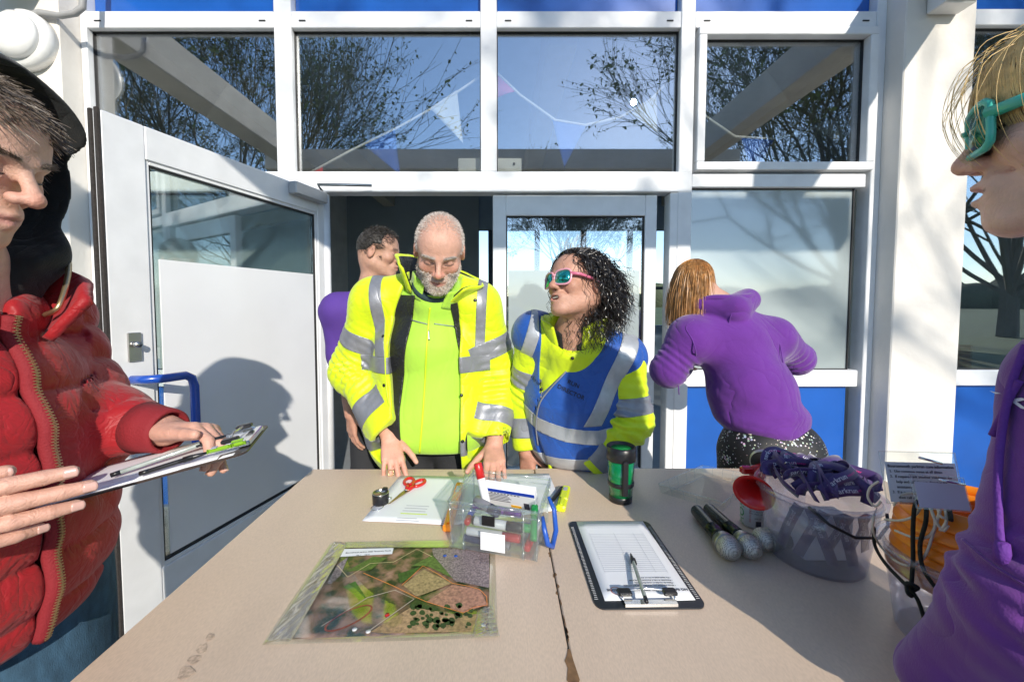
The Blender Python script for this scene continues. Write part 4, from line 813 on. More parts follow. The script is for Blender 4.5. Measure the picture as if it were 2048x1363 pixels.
def surf(F, lo, hi, h):
    B = 8; lo, hi = A3(lo), A3(hi); nb = np.ceil((hi-lo)/(B*h)).astype(int)
    g = np.stack(np.meshgrid(*[np.arange(n) for n in nb], indexing='ij'), -1).reshape(-1, 3); cen = (lo+(g+.5)*B*h).astype(f4)
    act = np.abs(F.ev(cen)) < B*h*1.25+.012; g = g[act]; cen = cen[act]; n = len(g); V = np.empty((n, 9, 9, 9), f4)
    loc = np.stack(np.meshgrid(*[np.arange(9)]*3, indexing='ij'), -1)
    for i in range(0, n, 400):
        gg = g[i:i+400]; pts = lo+(gg[:, None, None, None, :]*B+loc[None])*f4(h); V[i:i+400] = F.ev(pts.reshape(-1, 3), cen[i:i+400]).reshape(-1, 9, 9, 9)
    C = [V[:, x:x+8, y:y+8, z:z+8] for x in (0, 1) for y in (0, 1) for z in (0, 1)]
    mn = np.minimum.reduce(C); mx = np.maximum.reduce(C); cr = (mn < 0) & (mx >= 0); bi, x, y, z = np.nonzero(cr)
    cell = g[bi]*B+np.stack([x, y, z], 1); N = (nb*B+2).astype(np.int64)
    key = (cell[:, 0].astype(np.int64)*N[1]+cell[:, 1])*N[2]+cell[:, 2]; order = np.argsort(key); key = key[order]; cell = cell[order]; cv = np.stack([c[bi, x, y, z] for c in C], 1)[order]
    cp = np.array([(a, b, c) for a in (0, 1) for b in (0, 1) for c in (0, 1)], f4); acc = np.zeros((len(cell), 3), f4); cnt = np.zeros(len(cell), f4)
    for a, b in ((0, 1), (2, 3), (4, 5), (6, 7), (0, 2), (1, 3), (4, 6), (5, 7), (0, 4), (1, 5), (2, 6), (3, 7)):
        va, vb = cv[:, a], cv[:, b]; m = (va < 0) != (vb < 0); t = np.where(m, va/np.where(m, va-vb, 1), 0); acc += np.where(m[:, None], cp[a]+(cp[b]-cp[a])*t[:, None], 0); cnt += m
    P_ = lo+(cell+acc/np.maximum(cnt, 1)[:, None])*f4(h); faces = []
    for ax, ci in ((0, 4), (1, 2), (2, 1)):
        m = (cv[:, 0] < 0) != (cv[:, ci] < 0); flip = cv[m, 0] < 0; c = cell[m].astype(np.int64); o1 = np.zeros(3, int); o2 = np.zeros(3, int); o1[(ax+1) % 3] = 1; o2[(ax+2) % 3] = 1
        q = []
        for off in (0*o1, o1, o1+o2, o2):
            cc = c-off; kk = (cc[:, 0]*N[1]+cc[:, 1])*N[2]+cc[:, 2]; j = np.minimum(np.searchsorted(key, kk), len(key)-1); q.append(np.where(key[j] == kk, j, -1))
        q = np.stack(q, 1); ok = (q >= 0).all(1); q = q[ok]; fl = flip[ok]; q[~fl] = q[~fl][:, ::-1]; faces.append(q)
    return P_, np.concatenate(faces)
def vnorm(V, F):
    n = np.zeros_like(V); fn = np.cross(V[F[:, 2]]-V[F[:, 0]], V[F[:, 3 if F.shape[1] > 3 else 1]]-V[F[:, 1 if F.shape[1] > 3 else 0]])
    if F.shape[1] == 3: fn = np.cross(V[F[:, 1]]-V[F[:, 0]], V[F[:, 2]]-V[F[:, 0]])
    for k in range(F.shape[1]): np.add.at(n, F[:, k], fn)
    return n/(np.linalg.norm(n, axis=1)[:, None]+1e-9)
def skinmesh(name, F, lo, hi, h, m, parent, col=None):
    V, Q = surf(F, lo, hi, h); o = npmesh(name, V, Q, m, parent, True)
    if col is not None:
        c = np.ones((len(V), 4), f4); c[:, :3] = col(V); a = o.data.color_attributes.new('Col', 'FLOAT_COLOR', 'POINT'); a.data.foreach_set('color', c.ravel())
    return o, V, Q
def clip(V, T, s):                                   # keep the part of a triangle mesh where s >= 0
    V = list(map(tuple, V)); s = list(s); out = []; cache = {}
    def cut(a, b):
        k = (min(a, b), max(a, b))
        if k not in cache:
            t = s[a]/(s[a]-s[b]); cache[k] = len(V); V.append(tuple(V[a][i]+(V[b][i]-V[a][i])*t for i in range(3))); s.append(0.0)
        return cache[k]
    for f in T:
        ins = [s[i] >= 0 for i in f]
        if all(ins): out.append(tuple(f)); continue
        if not any(ins): continue
        poly = []
        for i in range(3):
            a, b = f[i], f[(i+1) % 3]
            if s[a] >= 0: poly.append(a)
            if (s[a] >= 0) != (s[b] >= 0): poly.append(cut(a, b))
        for i in range(1, len(poly)-1): out.append((poly[0], poly[i], poly[i+1]))
    return np.array(V, f4), np.array(out, int).reshape(-1, 3)
def band(name, V, Q, conds, m, parent, off=.002, th=.0015):
    """strip of cloth lying on a garment: the piece of its surface where every scalar field is positive"""
    N = vnorm(V, Q); rough = np.ones(len(V), bool)
    for c in conds: rough &= c(V) > -.02
    q = Q[rough[Q].all(1)]
    if not len(q): return None
    T = np.concatenate([q[:, [0, 1, 2]], q[:, [0, 2, 3]]]); used, inv = np.unique(T, return_inverse=True); W = V[used]; Nw = N[used]; T = inv.reshape(-1, 3)
    X = W.copy(); pack = np.concatenate([X, Nw], 1); P_ = X
    for c in conds:
        if not len(T): return None
        P_, T = clip(P_, T, c(P_))
    used, inv = np.unique(T, return_inverse=True); P_ = P_[used]; T = inv.reshape(-1, 3)
    if not len(T): return None
    n = vnorm(P_, T); o = npmesh(name, P_+n*off, T, m, parent, True); md = o.modifiers.new('t', 'SOLIDIFY'); md.thickness = th; md.offset = -1; return o
def along(a, b):                                     # coordinate from 0 at a to 1 at b
    a, b = A3(a), A3(b); ab = b-a; return lambda V: ((V-a)@ab)/float(ab@ab)
def between(f, lo, hi, w=1.0): return [lambda V: (f(V)-lo)*w, lambda V: (hi-f(V))*w]
def near(a, b, r): 
    a, b = A3(a), A3(b); ab = b-a
    return lambda V: r-np.linalg.norm((V-a)-np.clip(((V-a)@ab)/float(ab@ab), 0, 1)[:, None]*ab, axis=1)
def fold(amp, f, seed=0):
    r = np.random.default_rng(seed); D = r.normal(size=(5, 3)); D /= np.linalg.norm(D, axis=1)[:, None]; D[:, 2] *= .6; ph = r.random(5)*6; D = D.astype(f4)
    def g(p, d):
        w = np.sin(p@D[3]*f*.45+ph[3])*1.6+np.sin(p@D[4]*f*.3+ph[4])*1.4
        a = np.sin(p@D[0]*f+w+ph[0]); b = np.sin(p@D[1]*f*1.7+w*1.3+ph[1]); c = np.sin(p@D[2]*f*.6-w+ph[2])
        return d+amp*(1-np.abs(a)*1.25)*.8+amp*.45*b*(.5+.5*c)
    return g
# ---------------------------------------------------------------- head, hand, hair
def rot_to(face, up=(0, 0, 1), roll=0):
    y = Vector(face).normalized(); x = y.cross(Vector(up)).normalized(); z = x.cross(y)
    M = Matrix((x, y, z)).transposed(); return (M @ Matrix.Rotation(roll, 3, 'Y'))
class Head:
    def __init__(s, c, face, scale=1.0, roll=0, up=(0, 0, 1)): s.c = Vector(c); s.R = rot_to(face, up, roll); s.s = scale; s.Rn = np.array(s.R, f4)
    def w(s, v): return s.c+(s.R @ Vector(v))*s.s
    def loc(s, V): return ((V-A3(s.c))@s.Rn)/s.s
    def add(s, F, neck, mouth='closed', nose=1.0, jaw=1.0, ears=True):
        S = s.s; C = lambda a, b, ra, rb, k, op='u': F.cone(s.w(a), s.w(b), ra*S, rb*S, k*S, op); E = lambda c, r, k, op='u', M=None: F.ell(s.w(c), [q*S for q in r], k*S, op, s.R if M is None else s.R @ M)
        E((0, -.010, .030), (.074, .096, .086), .01); E((0, .042, .036), (.060, .046, .052), .03); E((0, .034, -.040), (.055, .050, .070), .03); E((0, -.03, -.03), (.062, .06, .06), .03)
        F.cone(s.w((0, -.022, -.05)), neck, .053*S, .062*S, .035*S)
        for x in (-1, 1):
            C((x*.052*jaw, -.004, -.060), (x*.016, .068, -.101), .015, .015, .03); E((x*.041, .060, -.024), (.022, .020, .019), .022); C((x*.013, .0895, .019), (x*.044, .074, .021), .0075, .006, .014)
        E((0, .078, -.099), (.021, .016, .015), .016); E((0, .078, -.064), (.030, .020, .024), .02)
        for x in (-1, 1): E((x*.032, .093, .002), (.0165, .013, .0115), .011, 's')
        for x in (-1, 1): E((x*.0315, .0745, .0015), (.0135, .0115, .0115), .004)
        for x in (-1, 1): C((x*.020, .0855, -.0085), (x*.042, .0775, -.010), .0035, .003, .006)
        C((0, .0865, .014), (0, .110*nose, -.024), .0078, .0098, .011); E((0, .112*nose, -.029), (.0120, .0110, .0100), .008)
        for x in (-1, 1): E((x*.0125, .099*nose, -.032), (.0088, .0125, .0088), .006); 
        for x in (-1, 1): E((x*.0068, .105*nose, -.0415), (.0042, .0070, .0042), .003, 's')
        for x in (-1, 1):
            C((x*.0235, .0850, -.0635), (x*.004, .0985, -.0580), .0036, .0056, .005); C((x*.0205, .0850, -.0680), (0, .0960, -.0725), .0038, .0074, .005)
        if mouth == 'closed':
            for x in (-1, 1): C((x*.026, .0895, -.0655), (0, .1045, -.0655), .0016, .0022, .0025, 's')
        else: E((0, .095, -.0660), (.0185, .016, .0052 if mouth == 'smile' else .0085), .004, 's')
        for x in (-1, 1): C((x*.034, .066, -.050), (x*.024, .086, -.040), .0015, .0022, .012, 's')
        if ears:
            for x in (-1, 1):
                Me = Matrix.Rotation(R(-14), 3, 'X') @ Matrix.Rotation(R(x*-18), 3, 'Z')
                E((x*.0775, -.014, -.006), (.0085, .019, .0325), .006, M=Me); E((x*.0865, -.009, -.004), (.0065, .0105, .019), .004, 's', M=Me)
        return s
    def colour(s, V, skin, lip=(.42, .13, .12), brow=None, beard=None, lash=(.06, .04, .03), flush=.35):
        q = s.loc(V); x, y, z = np.abs(q[:, 0]), q[:, 1], q[:, 2]; c = np.tile(np.array(skin, f4), (len(V), 1))
        def g(dx, dz, sx, sz, fy=.05): return np.exp(-((x-dx)/sx)**2-((z-dz)/sz)**2)*(y > fy)
        def mixc(w, col): w = np.clip(w, 0, 1)[:, None]; return c*(1-w)+np.array(col, f4)*w
        red = (skin[0]*.95, skin[1]*.62, skin[2]*.58)
        c = mixc(flush*(g(.040, -.026, .022, .020)+g(0, -.028, .016, .014, .09)*1.3)+.25*(x > .078), red)
        nz = np.sin(q[:, 0]*310+np.sin(q[:, 2]*190)*2)*np.sin(q[:, 2]*280+np.sin(q[:, 0]*230)*2); c = c*(1+.035*nz[:, None])
        if beard is not None:
            bm = np.clip((-.030-z-.35*np.maximum(0, .03-y))*60, 0, 1)*(y > -.03)*np.clip((y+.03)*25, 0, 1)*(1-np.clip(g(0, -.066, .022, .009, .08)*1.5, 0, 1)); bm = bm*np.clip((z+.16)*40, 0, 1)*(1-g(.03, -.03, .02, .016)*.9); c = mixc(bm*(beard[1]+.25*np.abs(nz)), beard[0])
        lipm = (np.exp(-(x/.0215)**4-((z+.0655)/(.0098-.004*np.clip(x/.022, 0, 1)))**4)*(y > .082)); c = mixc(lipm*.75, lip)
        if brow is not None: c = mixc(np.exp(-((z-.0225-.05*np.maximum(0, x-.035)*-1)/.0050)**2)*(x > .013)*(x < .050)*(y > .06)*(.75+.35*nz), brow)
        lm = np.exp(-((z+.0035-.10*(x-.032)**2*10)/.0016)**2)*(np.abs(x-.032) < .0155)*(y > .06); c = mixc(lm*.9, lash); c = mixc(np.exp(-((z-.009)/.0016)**2)*(np.abs(x-.032) < .015)*(y > .06)*.35, red)
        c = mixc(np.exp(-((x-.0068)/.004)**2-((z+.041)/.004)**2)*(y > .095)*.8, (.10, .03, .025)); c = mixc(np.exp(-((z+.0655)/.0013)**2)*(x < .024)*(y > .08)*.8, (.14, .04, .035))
        return c
def face_detail(H, F, parent, browm, lashm, bw=1.0, seed=3):
    rg = np.random.default_rng(seed); d = H.R @ Vector((0, -1, 0))
    for x in (-1, 1):
        L = [(x*(.0170+.0295*k/10), .15, -.0042+.0050*(1-((k-4.5)/5.5)**2)*-.55+.0012) for k in range(11)]; q, ok = F.marchv([H.w(v) for v in L], d, .0006)
        MB().tube([Vector(v) for v in q], [.0005+.0009*math.sin(math.pi*(k+.5)/11) for k in range(11)], 6).build('eyelashes', lashm, parent)
        n = int(150*bw); xx = .013+.036*rg.random(n); zz = .0225+.004*np.sin((xx-.013)/.036*2.6)-.002+rg.normal(size=n)*.0018; q, ok = F.marchv([H.w((x*a, .15, b)) for a, b in zip(xx, zz)], d, .0002)
        dr = np.array(H.R @ Vector((x*.9, .25, .25)))+rg.normal(size=(n, 3))*.2; strands('eyebrow', q[ok], dr[ok], .0085, 2, .00042, browm, parent, jit=.1, seed=seed)
def hand(F, w, f, n, thumb, curl=(.3, .35, .4, .45), spread=.06, s=1.0, tdir=None, back=.0, k=.0025):
    """palm, four fingers of unequal length with knuckle bends and a thumb; n = back of the hand, thumb = its side"""
    w = Vector(w); f = Vector(f).normalized(); n = Vector(n); n = (n-f*n.dot(f)).normalized(); t = f.cross(n); 
    if t.dot(Vector(thumb)) < 0: t = -t
    kn = [(.090, .029), (.095, .010), (.090, -.009), (.080, -.027)]; tips = []
    for a, b in kn: F.cone(w+t*b*.55*s+f*.004, w+(f*a+t*b)*s, .0150*s, .0112*s, .012)
    F.ell(w+(f*.05-n*.006)*s, (.032*s, .044*s, .013*s), .012, M=Matrix((t, f, n)).transposed())
    L = [(.043, .026, .021), (.047, .029, .022), (.043, .027, .021), (.034, .021, .019)]; rad = [.0093, .0096, .0091, .0080]
    for i in range(4):
        p = w+(f*kn[i][0]+t*kn[i][1]+n*.001)*s; d = (f+t*(1.5-i)*spread).normalized(); c = curl[i] if isinstance(curl, (list, tuple)) else curl
        for j in range(3):
            a = c*(.9, 1.15, .7)[j]; ax = d.cross(n).normalized(); d = (Matrix.Rotation(-a, 3, ax) @ d).normalized(); nn = ax.cross(d); n_loc = nn if nn.dot(n) > 0 else -nn
            if d.cross(n).length < .2: pass
            q = p+d*L[i][j]*s; F.cone(p, q, rad[i]*s*(1.03, .95, .88)[j], rad[i]*s*(.97, .90, .78)[j], k if j else .004); p = q
            if j == 2: tips.append((q, d, n_loc, rad[i]*s))
            n2 = (n-d*n.dot(d)); n = n if j == 2 else n
        
    td = Vector(tdir).normalized() if tdir else (f*.62+t*.72-n*.25).normalized(); p = w+(f*.018+t*.026-n*.006)*s
    td2 = (td*.85+f*.5).normalized(); q1 = p+td*.046*s; q2 = q1+(td*.6+td2*.4).normalized()*.033*s; q3 = q2+td2*.026*s
    F.cone(p, q1, .0150*s, .0112*s, .010); F.cone(q1, q2, .0108*s, .0098*s, .003); F.cone(q2, q3, .0098*s, .0082*s, .003); tips.append((q3, td2, n, .009*s)); return tips
def nails(tips, m, parent):
    for (q, d, n, r) in tips:
        n = (n-d*n.dot(d)).normalized(); x = d.cross(n); c = q+n*(r*.70)
        def g(u, v): a = (u-.5)*1.7; return c+x*(math.sin(a)*r*.78)+n*((math.cos(a)-1)*r*.62+r*.10)+d*((v-.45)*r*1.35*(1-.25*(2*u-1)**2))
        o = MB().grid(g, 6, 6).build('fingernail', m, parent); o.modifiers.new('t', 'SOLIDIFY').thickness = .0006
def strands(name, roots, dirs, L, nseg, w, m, parent, grav=.0, curl=0, cfreq=40, push=None, jit=.15, seed=1, stick=None, taper=.35, tri=False):
    rg = np.random.default_rng(seed); n = len(roots); p = roots.astype(f4).copy(); d = dirs/np.linalg.norm(dirs, axis=1)[:, None]; d = d+rg.normal(size=(n, 3))*jit; d /= np.linalg.norm(d, axis=1)[:, None]
    Ls = (L if isinstance(L, np.ndarray) else np.full(n, L))*(.75+.5*rg.random(n)); seg = Ls/nseg; path = [p.copy()]; ph = rg.random(n)*6.28; ax = rg.normal(size=(n, 3)); ax /= np.linalg.norm(ax, axis=1)[:, None]
    for i in range(nseg):
        d = d+np.array([0, 0, -grav])*seg[:, None]; 
        if stick is not None: d = d+stick*seg[:, None]
        d /= np.linalg.norm(d, axis=1)[:, None]; side = np.cross(d, ax); side /= np.linalg.norm(side, axis=1)[:, None]+1e-6; up = np.cross(d, side)
        a = ph+(i+1)*seg*cfreq; c = (side*np.cos(a)[:, None]+up*np.sin(a)[:, None])*curl
        p = p+(d+c)*seg[:, None]
        if push is not None: p = push(p)
        path.append(p.copy())
    X = np.stack(path, 1); m_ = nseg+1; nn_ = 3 if tri else 2; T = np.gradient(X, axis=1); T /= np.linalg.norm(T, axis=2)[..., None]+1e-9; u = np.cross(T, ax[:, None, :]); u /= np.linalg.norm(u, axis=2)[..., None]+1e-6; v = np.cross(T, u)
    wd = (w*np.linspace(1, taper, m_))[None, :, None]*(.7+.6*rg.random(n))[:, None, None]; V = np.stack([X+u*wd, X-u*wd*.5+v*wd*.87, X-u*wd*.5-v*wd*.87] if tri else [X+u*wd, X-u*wd], 2)
    idx = np.arange(n*m_*nn_).reshape(n, m_, nn_); Q = np.concatenate([np.stack([idx[:, :-1, k], idx[:, :-1, (k+1) % nn_], idx[:, 1:, (k+1) % nn_], idx[:, 1:, k]], -1).reshape(-1, 4) for k in range(3 if tri else 1)])
    return npmesh(name, V.reshape(-1, 3), Q, m, parent, True)
def scalp(H, n, mask, seed=1, r=(.0765, .0985, .0885), c=(0, -.010, .030)):
    rg = np.random.default_rng(seed); out = []; nn = []
    while len(out) < n:
        v = rg.normal(size=(n*2, 3)); v /= np.linalg.norm(v, axis=1)[:, None]; q = v*np.array(r)+np.array(c); k = mask(q); nv = v/np.array(r); nv /= np.linalg.norm(nv, axis=1)[:, None]; out += list(q[k]); nn += list(nv[k])
    q = np.array(out[:n]); nv = np.array(nn[:n]); return (q*H.s)@H.Rn.T+A3(H.c), nv@H.Rn.T, q
def pusher(H, r, c=(0, -.010, .030), hug=None):
    r = np.array(r); c = np.array(c)
    def f(p):
        q = H.loc(p)-c; k = np.linalg.norm(q/r, axis=1); s = np.where(k < 1, 1/np.maximum(k, 1e-3), 1)[:, None]
        if hug: s = np.where((k > hug)[:, None], (hug/k)[:, None], s)*1.0
        return (((q*s+c)*H.s)@H.Rn.T+A3(H.c)).astype(f4)
    return f
def haircap(name, H, m, parent, r, cut, h=.004, c=(0, -.010, .030)):
    F = Field(); F.ell(H.w(c), [q*H.s for q in r], 0, M=H.R); F.fun(lambda p: cut(H.loc(p)), .010); w = .14*H.s
    return skinmesh(name, F, [H.c[i]-w for i in range(3)], [H.c[i]+w for i in range(3)], h, m, parent)
def on_surface(o, fn):                               # move the vertices of a flat mesh onto a garment
    for v in o.data.vertices:
        q = fn(v.co)
        if q is not None: v.co = q
    return o
skin = mat('skin', (.6, .4, .3), .54, var=.13, scale=38, bump=.4, bscale=700, sss=.08, vcol=True, bdist=.0008, wr=((55, .0016), (120, .0006))); nailm = mat('nail', (.62, .38, .32), .25, var=.03)
def person(loc, label): return empty('person', loc, label, 'person')
def sidepts(a, b, t): return Vector(a).lerp(Vector(b), t)
# ================================================================ THE PEOPLE
hv = mat('hivis_yellow', (.62, .78, .005), .5, var=.06, scale=10, bump=.2, bscale=90, sheen=.2, wr=((5, .012), (14, .0025))); tapem = mat('reflective_tape', (.26, .27, .30), .45, .35, var=.12, scale=30, bump=.2, bscale=200, wr=((5, .006),)); lining = mat('black_lining', (.012, .013, .015), .45, bump=.8, bscale=70, bdist=.006)
lime = mat('lime_fleece', (.38, .66, .05), .75, var=.06, scale=12, bump=.2, bscale=120, sheen=.3, wr=((4, .010), (10, .002)), stretch=(1, 1, .45)); darktee = mat('dark_tee', (.02, .045, .05), .9); charc = mat('charcoal_cloth', (.025, .026, .03), .85, bump=.4, bscale=300); purple = mat('purple_cotton', (.115, .018, .235), .9, var=.12, scale=9, bump=.4, bscale=420, sheen=.3, wr=((4, .014), (9, .003)))
popper = mat('popper', (.02, .02, .02), .35, .4)
def button(p, parent, r=.006, m=None, d=(0, -1, 0)): MB().lathe([(r, 0), (r*.9, .002), (r*.5, .003), (0, .003)], aim(p, d), 14).build('popper', m or popper, parent)
def grad(F, v, e=.002): 
    g = Vector([F.at(Vector(v)+Vector([e if i == k else 0 for i in range(3)]))-F.at(Vector(v)-Vector([e if i == k else 0 for i in range(3)])) for k in range(3)]); return g.normalized()
def rope(F, pxs, r, m, parent, name, off=.002, n=5, flat=False):
    q = [F.hit(x, y, off=off) for x, y in pxs]; q = [v for v in q if v is not None]
    if len(q) < 2: print('rope miss', name, pxs[0]); return None
    return MB().tube(sm(q, n), r, 7).build(name, m, parent)
def project_text(body, size, m, px, py, F, parent, uvec, vvec, bold=0, off=.0025, align='CENTER'):
    c = F.hit(px, py, off=off)
    if c is None: print('text miss', body); return None
    u = Vector(uvec).normalized(); v = Vector(vvec).normalized(); nrm = u.cross(v); M_ = frame(c, u, v, nrm)
    o = text(body, size, m, M_, None, 'lettering', align, bold, 0); 
    n = len(o.data.vertices); co = np.empty(n*3, f4); o.data.vertices.foreach_get('co', co); co = co.reshape(-1, 3); d = A3(nrm); t_ = np.zeros(n, f4); st_ = co+d*.05
    for _ in range(40): e = F.ev(st_-d*t_[:, None])-off; t_ += np.clip(e*.7, -.003, .02)
    ok = t_ < .13; co[ok] = (st_-d*t_[:, None])[ok]; o.data.vertices.foreach_set('co', co.ravel()); o.data.update()
    bm_ = bmesh.new(); bm_.from_mesh(o.data); bm_.verts.ensure_lookup_table(); bmesh.ops.delete(bm_, geom=[bm_.verts[i] for i in np.nonzero(~ok)[0]], context='VERTS'); bm_.to_mesh(o.data); bm_.free()
    o.parent = parent; o.matrix_parent_inverse = wm(parent).inverted(); return o
def legs(F, hipL, hipR, footL, footR, r0=.095, r1=.06):
    for h_, f_ in ((hipL, footL), (hipR, footR)): k_ = Vector(h_).lerp(Vector(f_), .5)+Vector((0, -.02, 0)); F.chain([h_, k_, f_], [r0, r0*.78, r1], .03)
def shoes(person_, feet, d):
    for f_ in feet:
        f_ = Vector(f_); d = Vector(d); F = Field(); F.cone((f_.x, f_.y, .045), Vector((f_.x, f_.y, .035))+d*.16, .045, .035, .02); F.fun(lambda p: p[:, 2]-.004, .004, 's') if False else None
        skinmesh('shoe', F, (f_.x-.25, f_.y-.25, -.01), (f_.x+.25, f_.y+.25, .12), .008, blk, person_)
def elbows(pairs, amp=.006, per=.034):                # cloth bunched in rings either side of a bent elbow
    pr = [(A3(a), A3(b)) for a, b in pairs]
    def g(p, d):
        o = np.zeros(len(p), f4)
        for k, (a, b) in enumerate(pr):
            ab = b-a; L = np.linalg.norm(ab); ab = ab/L; q = p-a; t = q@ab; s = np.linalg.norm(q-np.clip(t, 0, L)[:, None]*ab, axis=1); w = np.exp(-(t/(.5*L))**2)*(t > -.02)*np.clip((.14-s)*20, 0, 1)
            o += w*amp*np.sin(2*np.pi*(t+.25*(q[:, 0]-q[:, 1]*.5+q[:, 2]*.3))/per+k)*(.6+.4*np.sin(p[:, 2]*31+p[:, 0]*23+k))
        return d-o
    return g
def drag(c, n, amp, f):                               # soft rolls of cloth gathered above a hem
    c, n = A3(c), A3(n)
    def g(p, d): t = -((p-c)@n); return d-amp*np.exp(-((t-.03)/.05)**2)*np.sin(f*t+5*np.sin(6*p[:, 0]))
    return g
# ---------------------------------------------------------------- man in the yellow jacket
pA = person((-.28, 1.64, 0), 'white haired man in an open yellow hi-vis jacket leaning over the table')
HA = Head(P(879, 502, 1.41), (.10, -.80, -.55), 1.06, R(-3)); nbA = Vector((-.262, 1.53, 1.405))
sL, sR = Vector((-.500, 1.575, 1.345)), Vector((-.105, 1.575, 1.330)); eL, eR = P(702, 742, 1.62), P(1004, 762, 1.62); wL, wR = P(780, 872, 1.46), P(988, 890, 1.47)
FA = Field(); HA.add(FA, nbA, nose=1.03, jaw=1.06); FA.cone(nbA, (-.28, 1.63, 1.2), .075, .15, .04); FA.cone((-.28, 1.63, 1.2), (-.28, 1.66, .95), .16, .16, .04); FA.chain([sL, eL, wL], [.055, .045, .030], .03); FA.chain([sR, eR, wR], [.055, .045, .030], .03); FA.cone(sL, sR, .06, .06, .04); 
tA = hand(FA, wL, (.28, -.66, -.70), (.25, -.85, .45), (1, -.2, 0), (.12, .22, .30, .38), .10, 1.04, tdir=(.75, -.35, -.55)); tA += hand(FA, wR, (.05, -.93, -.36), (0, -.36, .93), (-1, 0, 0), (.16, .14, .16, .2), .05, 1.04)
skA = (.60, .34, .25)
lashd = mat('lashes', (.03, .02, .018), .6); face_detail(HA, FA, pA, mat('brow_white', (.5, .46, .42), .6), mat('lash_fair', (.16, .09, .07), .6), 1.3)
bodyA, _, _ = skinmesh('body', FA, (-.72, 1.15, .70), (.16, 1.95, 1.76), .0044, skin, pA, lambda V: HA.colour(V, skA, (.45, .17, .15), (.45, .42, .40), ((.58, .50, .44), .6), flush=.55)); nails(tA, nailm, pA)
FL = Field(); FL.cone((-.272, 1.585, 1.36), (-.285, 1.60, 1.20), .10, .165, .05); FL.ell((-.285, 1.605, 1.10), (.205, .150, .20), .06); FL.ell((-.285, 1.60, .92), (.215, .158, .19), .06); FL.cone(nbA+Vector((0, .0, -.06)), nbA+Vector((.006, -.012, .012)), .095, .088, .03); FL.cone(sL, sR, .07, .07, .05); FL.cone((-.37, 1.60, .85), (-.20, 1.60, .85), .145, .145, .06); FL.fun(lambda p: p[:, 2]-.775, .01)
cN = A3(nbA); FL.fun(lambda p: np.maximum(np.linalg.norm((p-cN-np.array([.0, -.05, .06], f4))*np.array([1, .8, .8], f4), axis=1)-.080, -(p[:, 1]-1.53)*0-1), .01); FL.disp(fold(.0065, 13, 4))
fl_o, VF, QF = skinmesh('fleece', FL, (-.62, 1.30, .74), (.06, 1.86, 1.50), .0075, lime, pA)
MB().lathe([(.072, -.02), (.082, .02), (.078, .035), (.070, .03)], aim(nbA+Vector((.002, -.022, -.015)), HA.c-nbA), 30).build('tee_neck', darktee, pA)
FJ = Field(); FJ.cone((-.275, 1.60, 1.34), (-.295, 1.615, 1.20), .13, .205, .06); FJ.ell((-.295, 1.62, 1.10), (.245, .205, .24), .06); FJ.ell((-.29, 1.61, .86), (.262, .232, .26), .06); FJ.cone(sL, nbA+Vector((-.05, .03, -.02)), .088, .085, .05); FJ.cone(sR, nbA+Vector((.05, .03, -.02)), .088, .085, .05)
FJ.fun(lambda p: p[:, 2]-.66, .01)
xl = lambda z: np.interp(z, [.75, .9, 1.12, 1.30, 1.42, 1.5], [-.375, -.392, -.415, -.405, -.36, -.36]); xr = lambda z: np.interp(z, [.75, .9, 1.12, 1.30, 1.42, 1.5], [-.155, -.160, -.163, -.160, -.185, -.19])
FJ.fun(lambda p: np.maximum(np.maximum(p[:, 0]-xr(p[:, 2]), xl(p[:, 2])-p[:, 0]), p[:, 1]-1.64), .010); FJ.fun(lambda p: np.linalg.norm((p-cN-np.array([.01, -.02, .04], f4))*np.array([1, 1, .7], f4), axis=1)-.098, .02)
Ba = Field(); 
def sleeve(F, s_, e_, w_, r=(.092, .080, .062), end=.035): 
    d = (Vector(w_)-Vector(e_)).normalized(); c0 = Vector(w_)-d*end; F.chain([s_, e_, c0], r, .05); n = A3(d); o_ = A3(c0); e3 = A3(e_); F.fun(lambda p: -(np.maximum(-((p-o_)@n), np.linalg.norm(p-o_, axis=1)-.16)), .006, 'u') if False else None; return c0, d
cL, dL_ = sleeve(FJ, sL, eL, wL, (.090, .076, .060)); cR, dR_ = sleeve(FJ, sR, eR, wR, (.090, .076, .060))
for c0, d in ((cL, dL_), (cR, dR_)):                 # cut the cuffs square and hollow them
    n = A3(d); o_ = A3(c0+d*.018); FJ.fun(lambda p, n=n, o_=o_: np.maximum(-((p-o_)@n), np.linalg.norm(p-o_, axis=1)-.11), .006); FJ.cone(c0-d*.01, c0+d*.06, .047, .050, .004, 's')
FJ.disp(fold(.0060, 17, 3)); FJ.disp(elbows([(eL, sL), (eL, wL), (eR, sR), (eR, wR)]))
jo, VJ, QJ = skinmesh('jacket', FJ, (-.78, 1.25, .64), (.16, 1.92, 1.52), .0060, hv, pA)
for a, b, r_ in ((sL, eL, .13), (sR, eR, .13)): band('reflective_band', VJ, QJ, between(along(a, b), .40, .62, .27)+[near(a, b, .14)], tapem, pA)
for a, b in ((eL, cL), (eR, cR)): band('reflective_band', VJ, QJ, between(along(a, b), .56, .84, .17)+[near(a, b, .11)], tapem, pA)
tors = [lambda V: .245-np.abs(V[:, 0]+.295)+.03*(V[:, 2] < 1), lambda V: 1.60-V[:, 1]]
notarm = [lambda V: np.linalg.norm((V-A3(eL))[:, [0, 2]], axis=1)*0+(V[:, 0]+.545), lambda V: (-.048-V[:, 0])]
for z0, z1 in ((1.085, 1.145), (.785, .842)):
  for sg in (-1, 1): band('reflective_band', VJ, QJ, between(lambda V: V[:, 2], z0, z1)+notarm+[lambda V: sg*(V[:, 0]+.285)]+[lambda V: 1.62-V[:, 1]], tapem, pA, .0022)
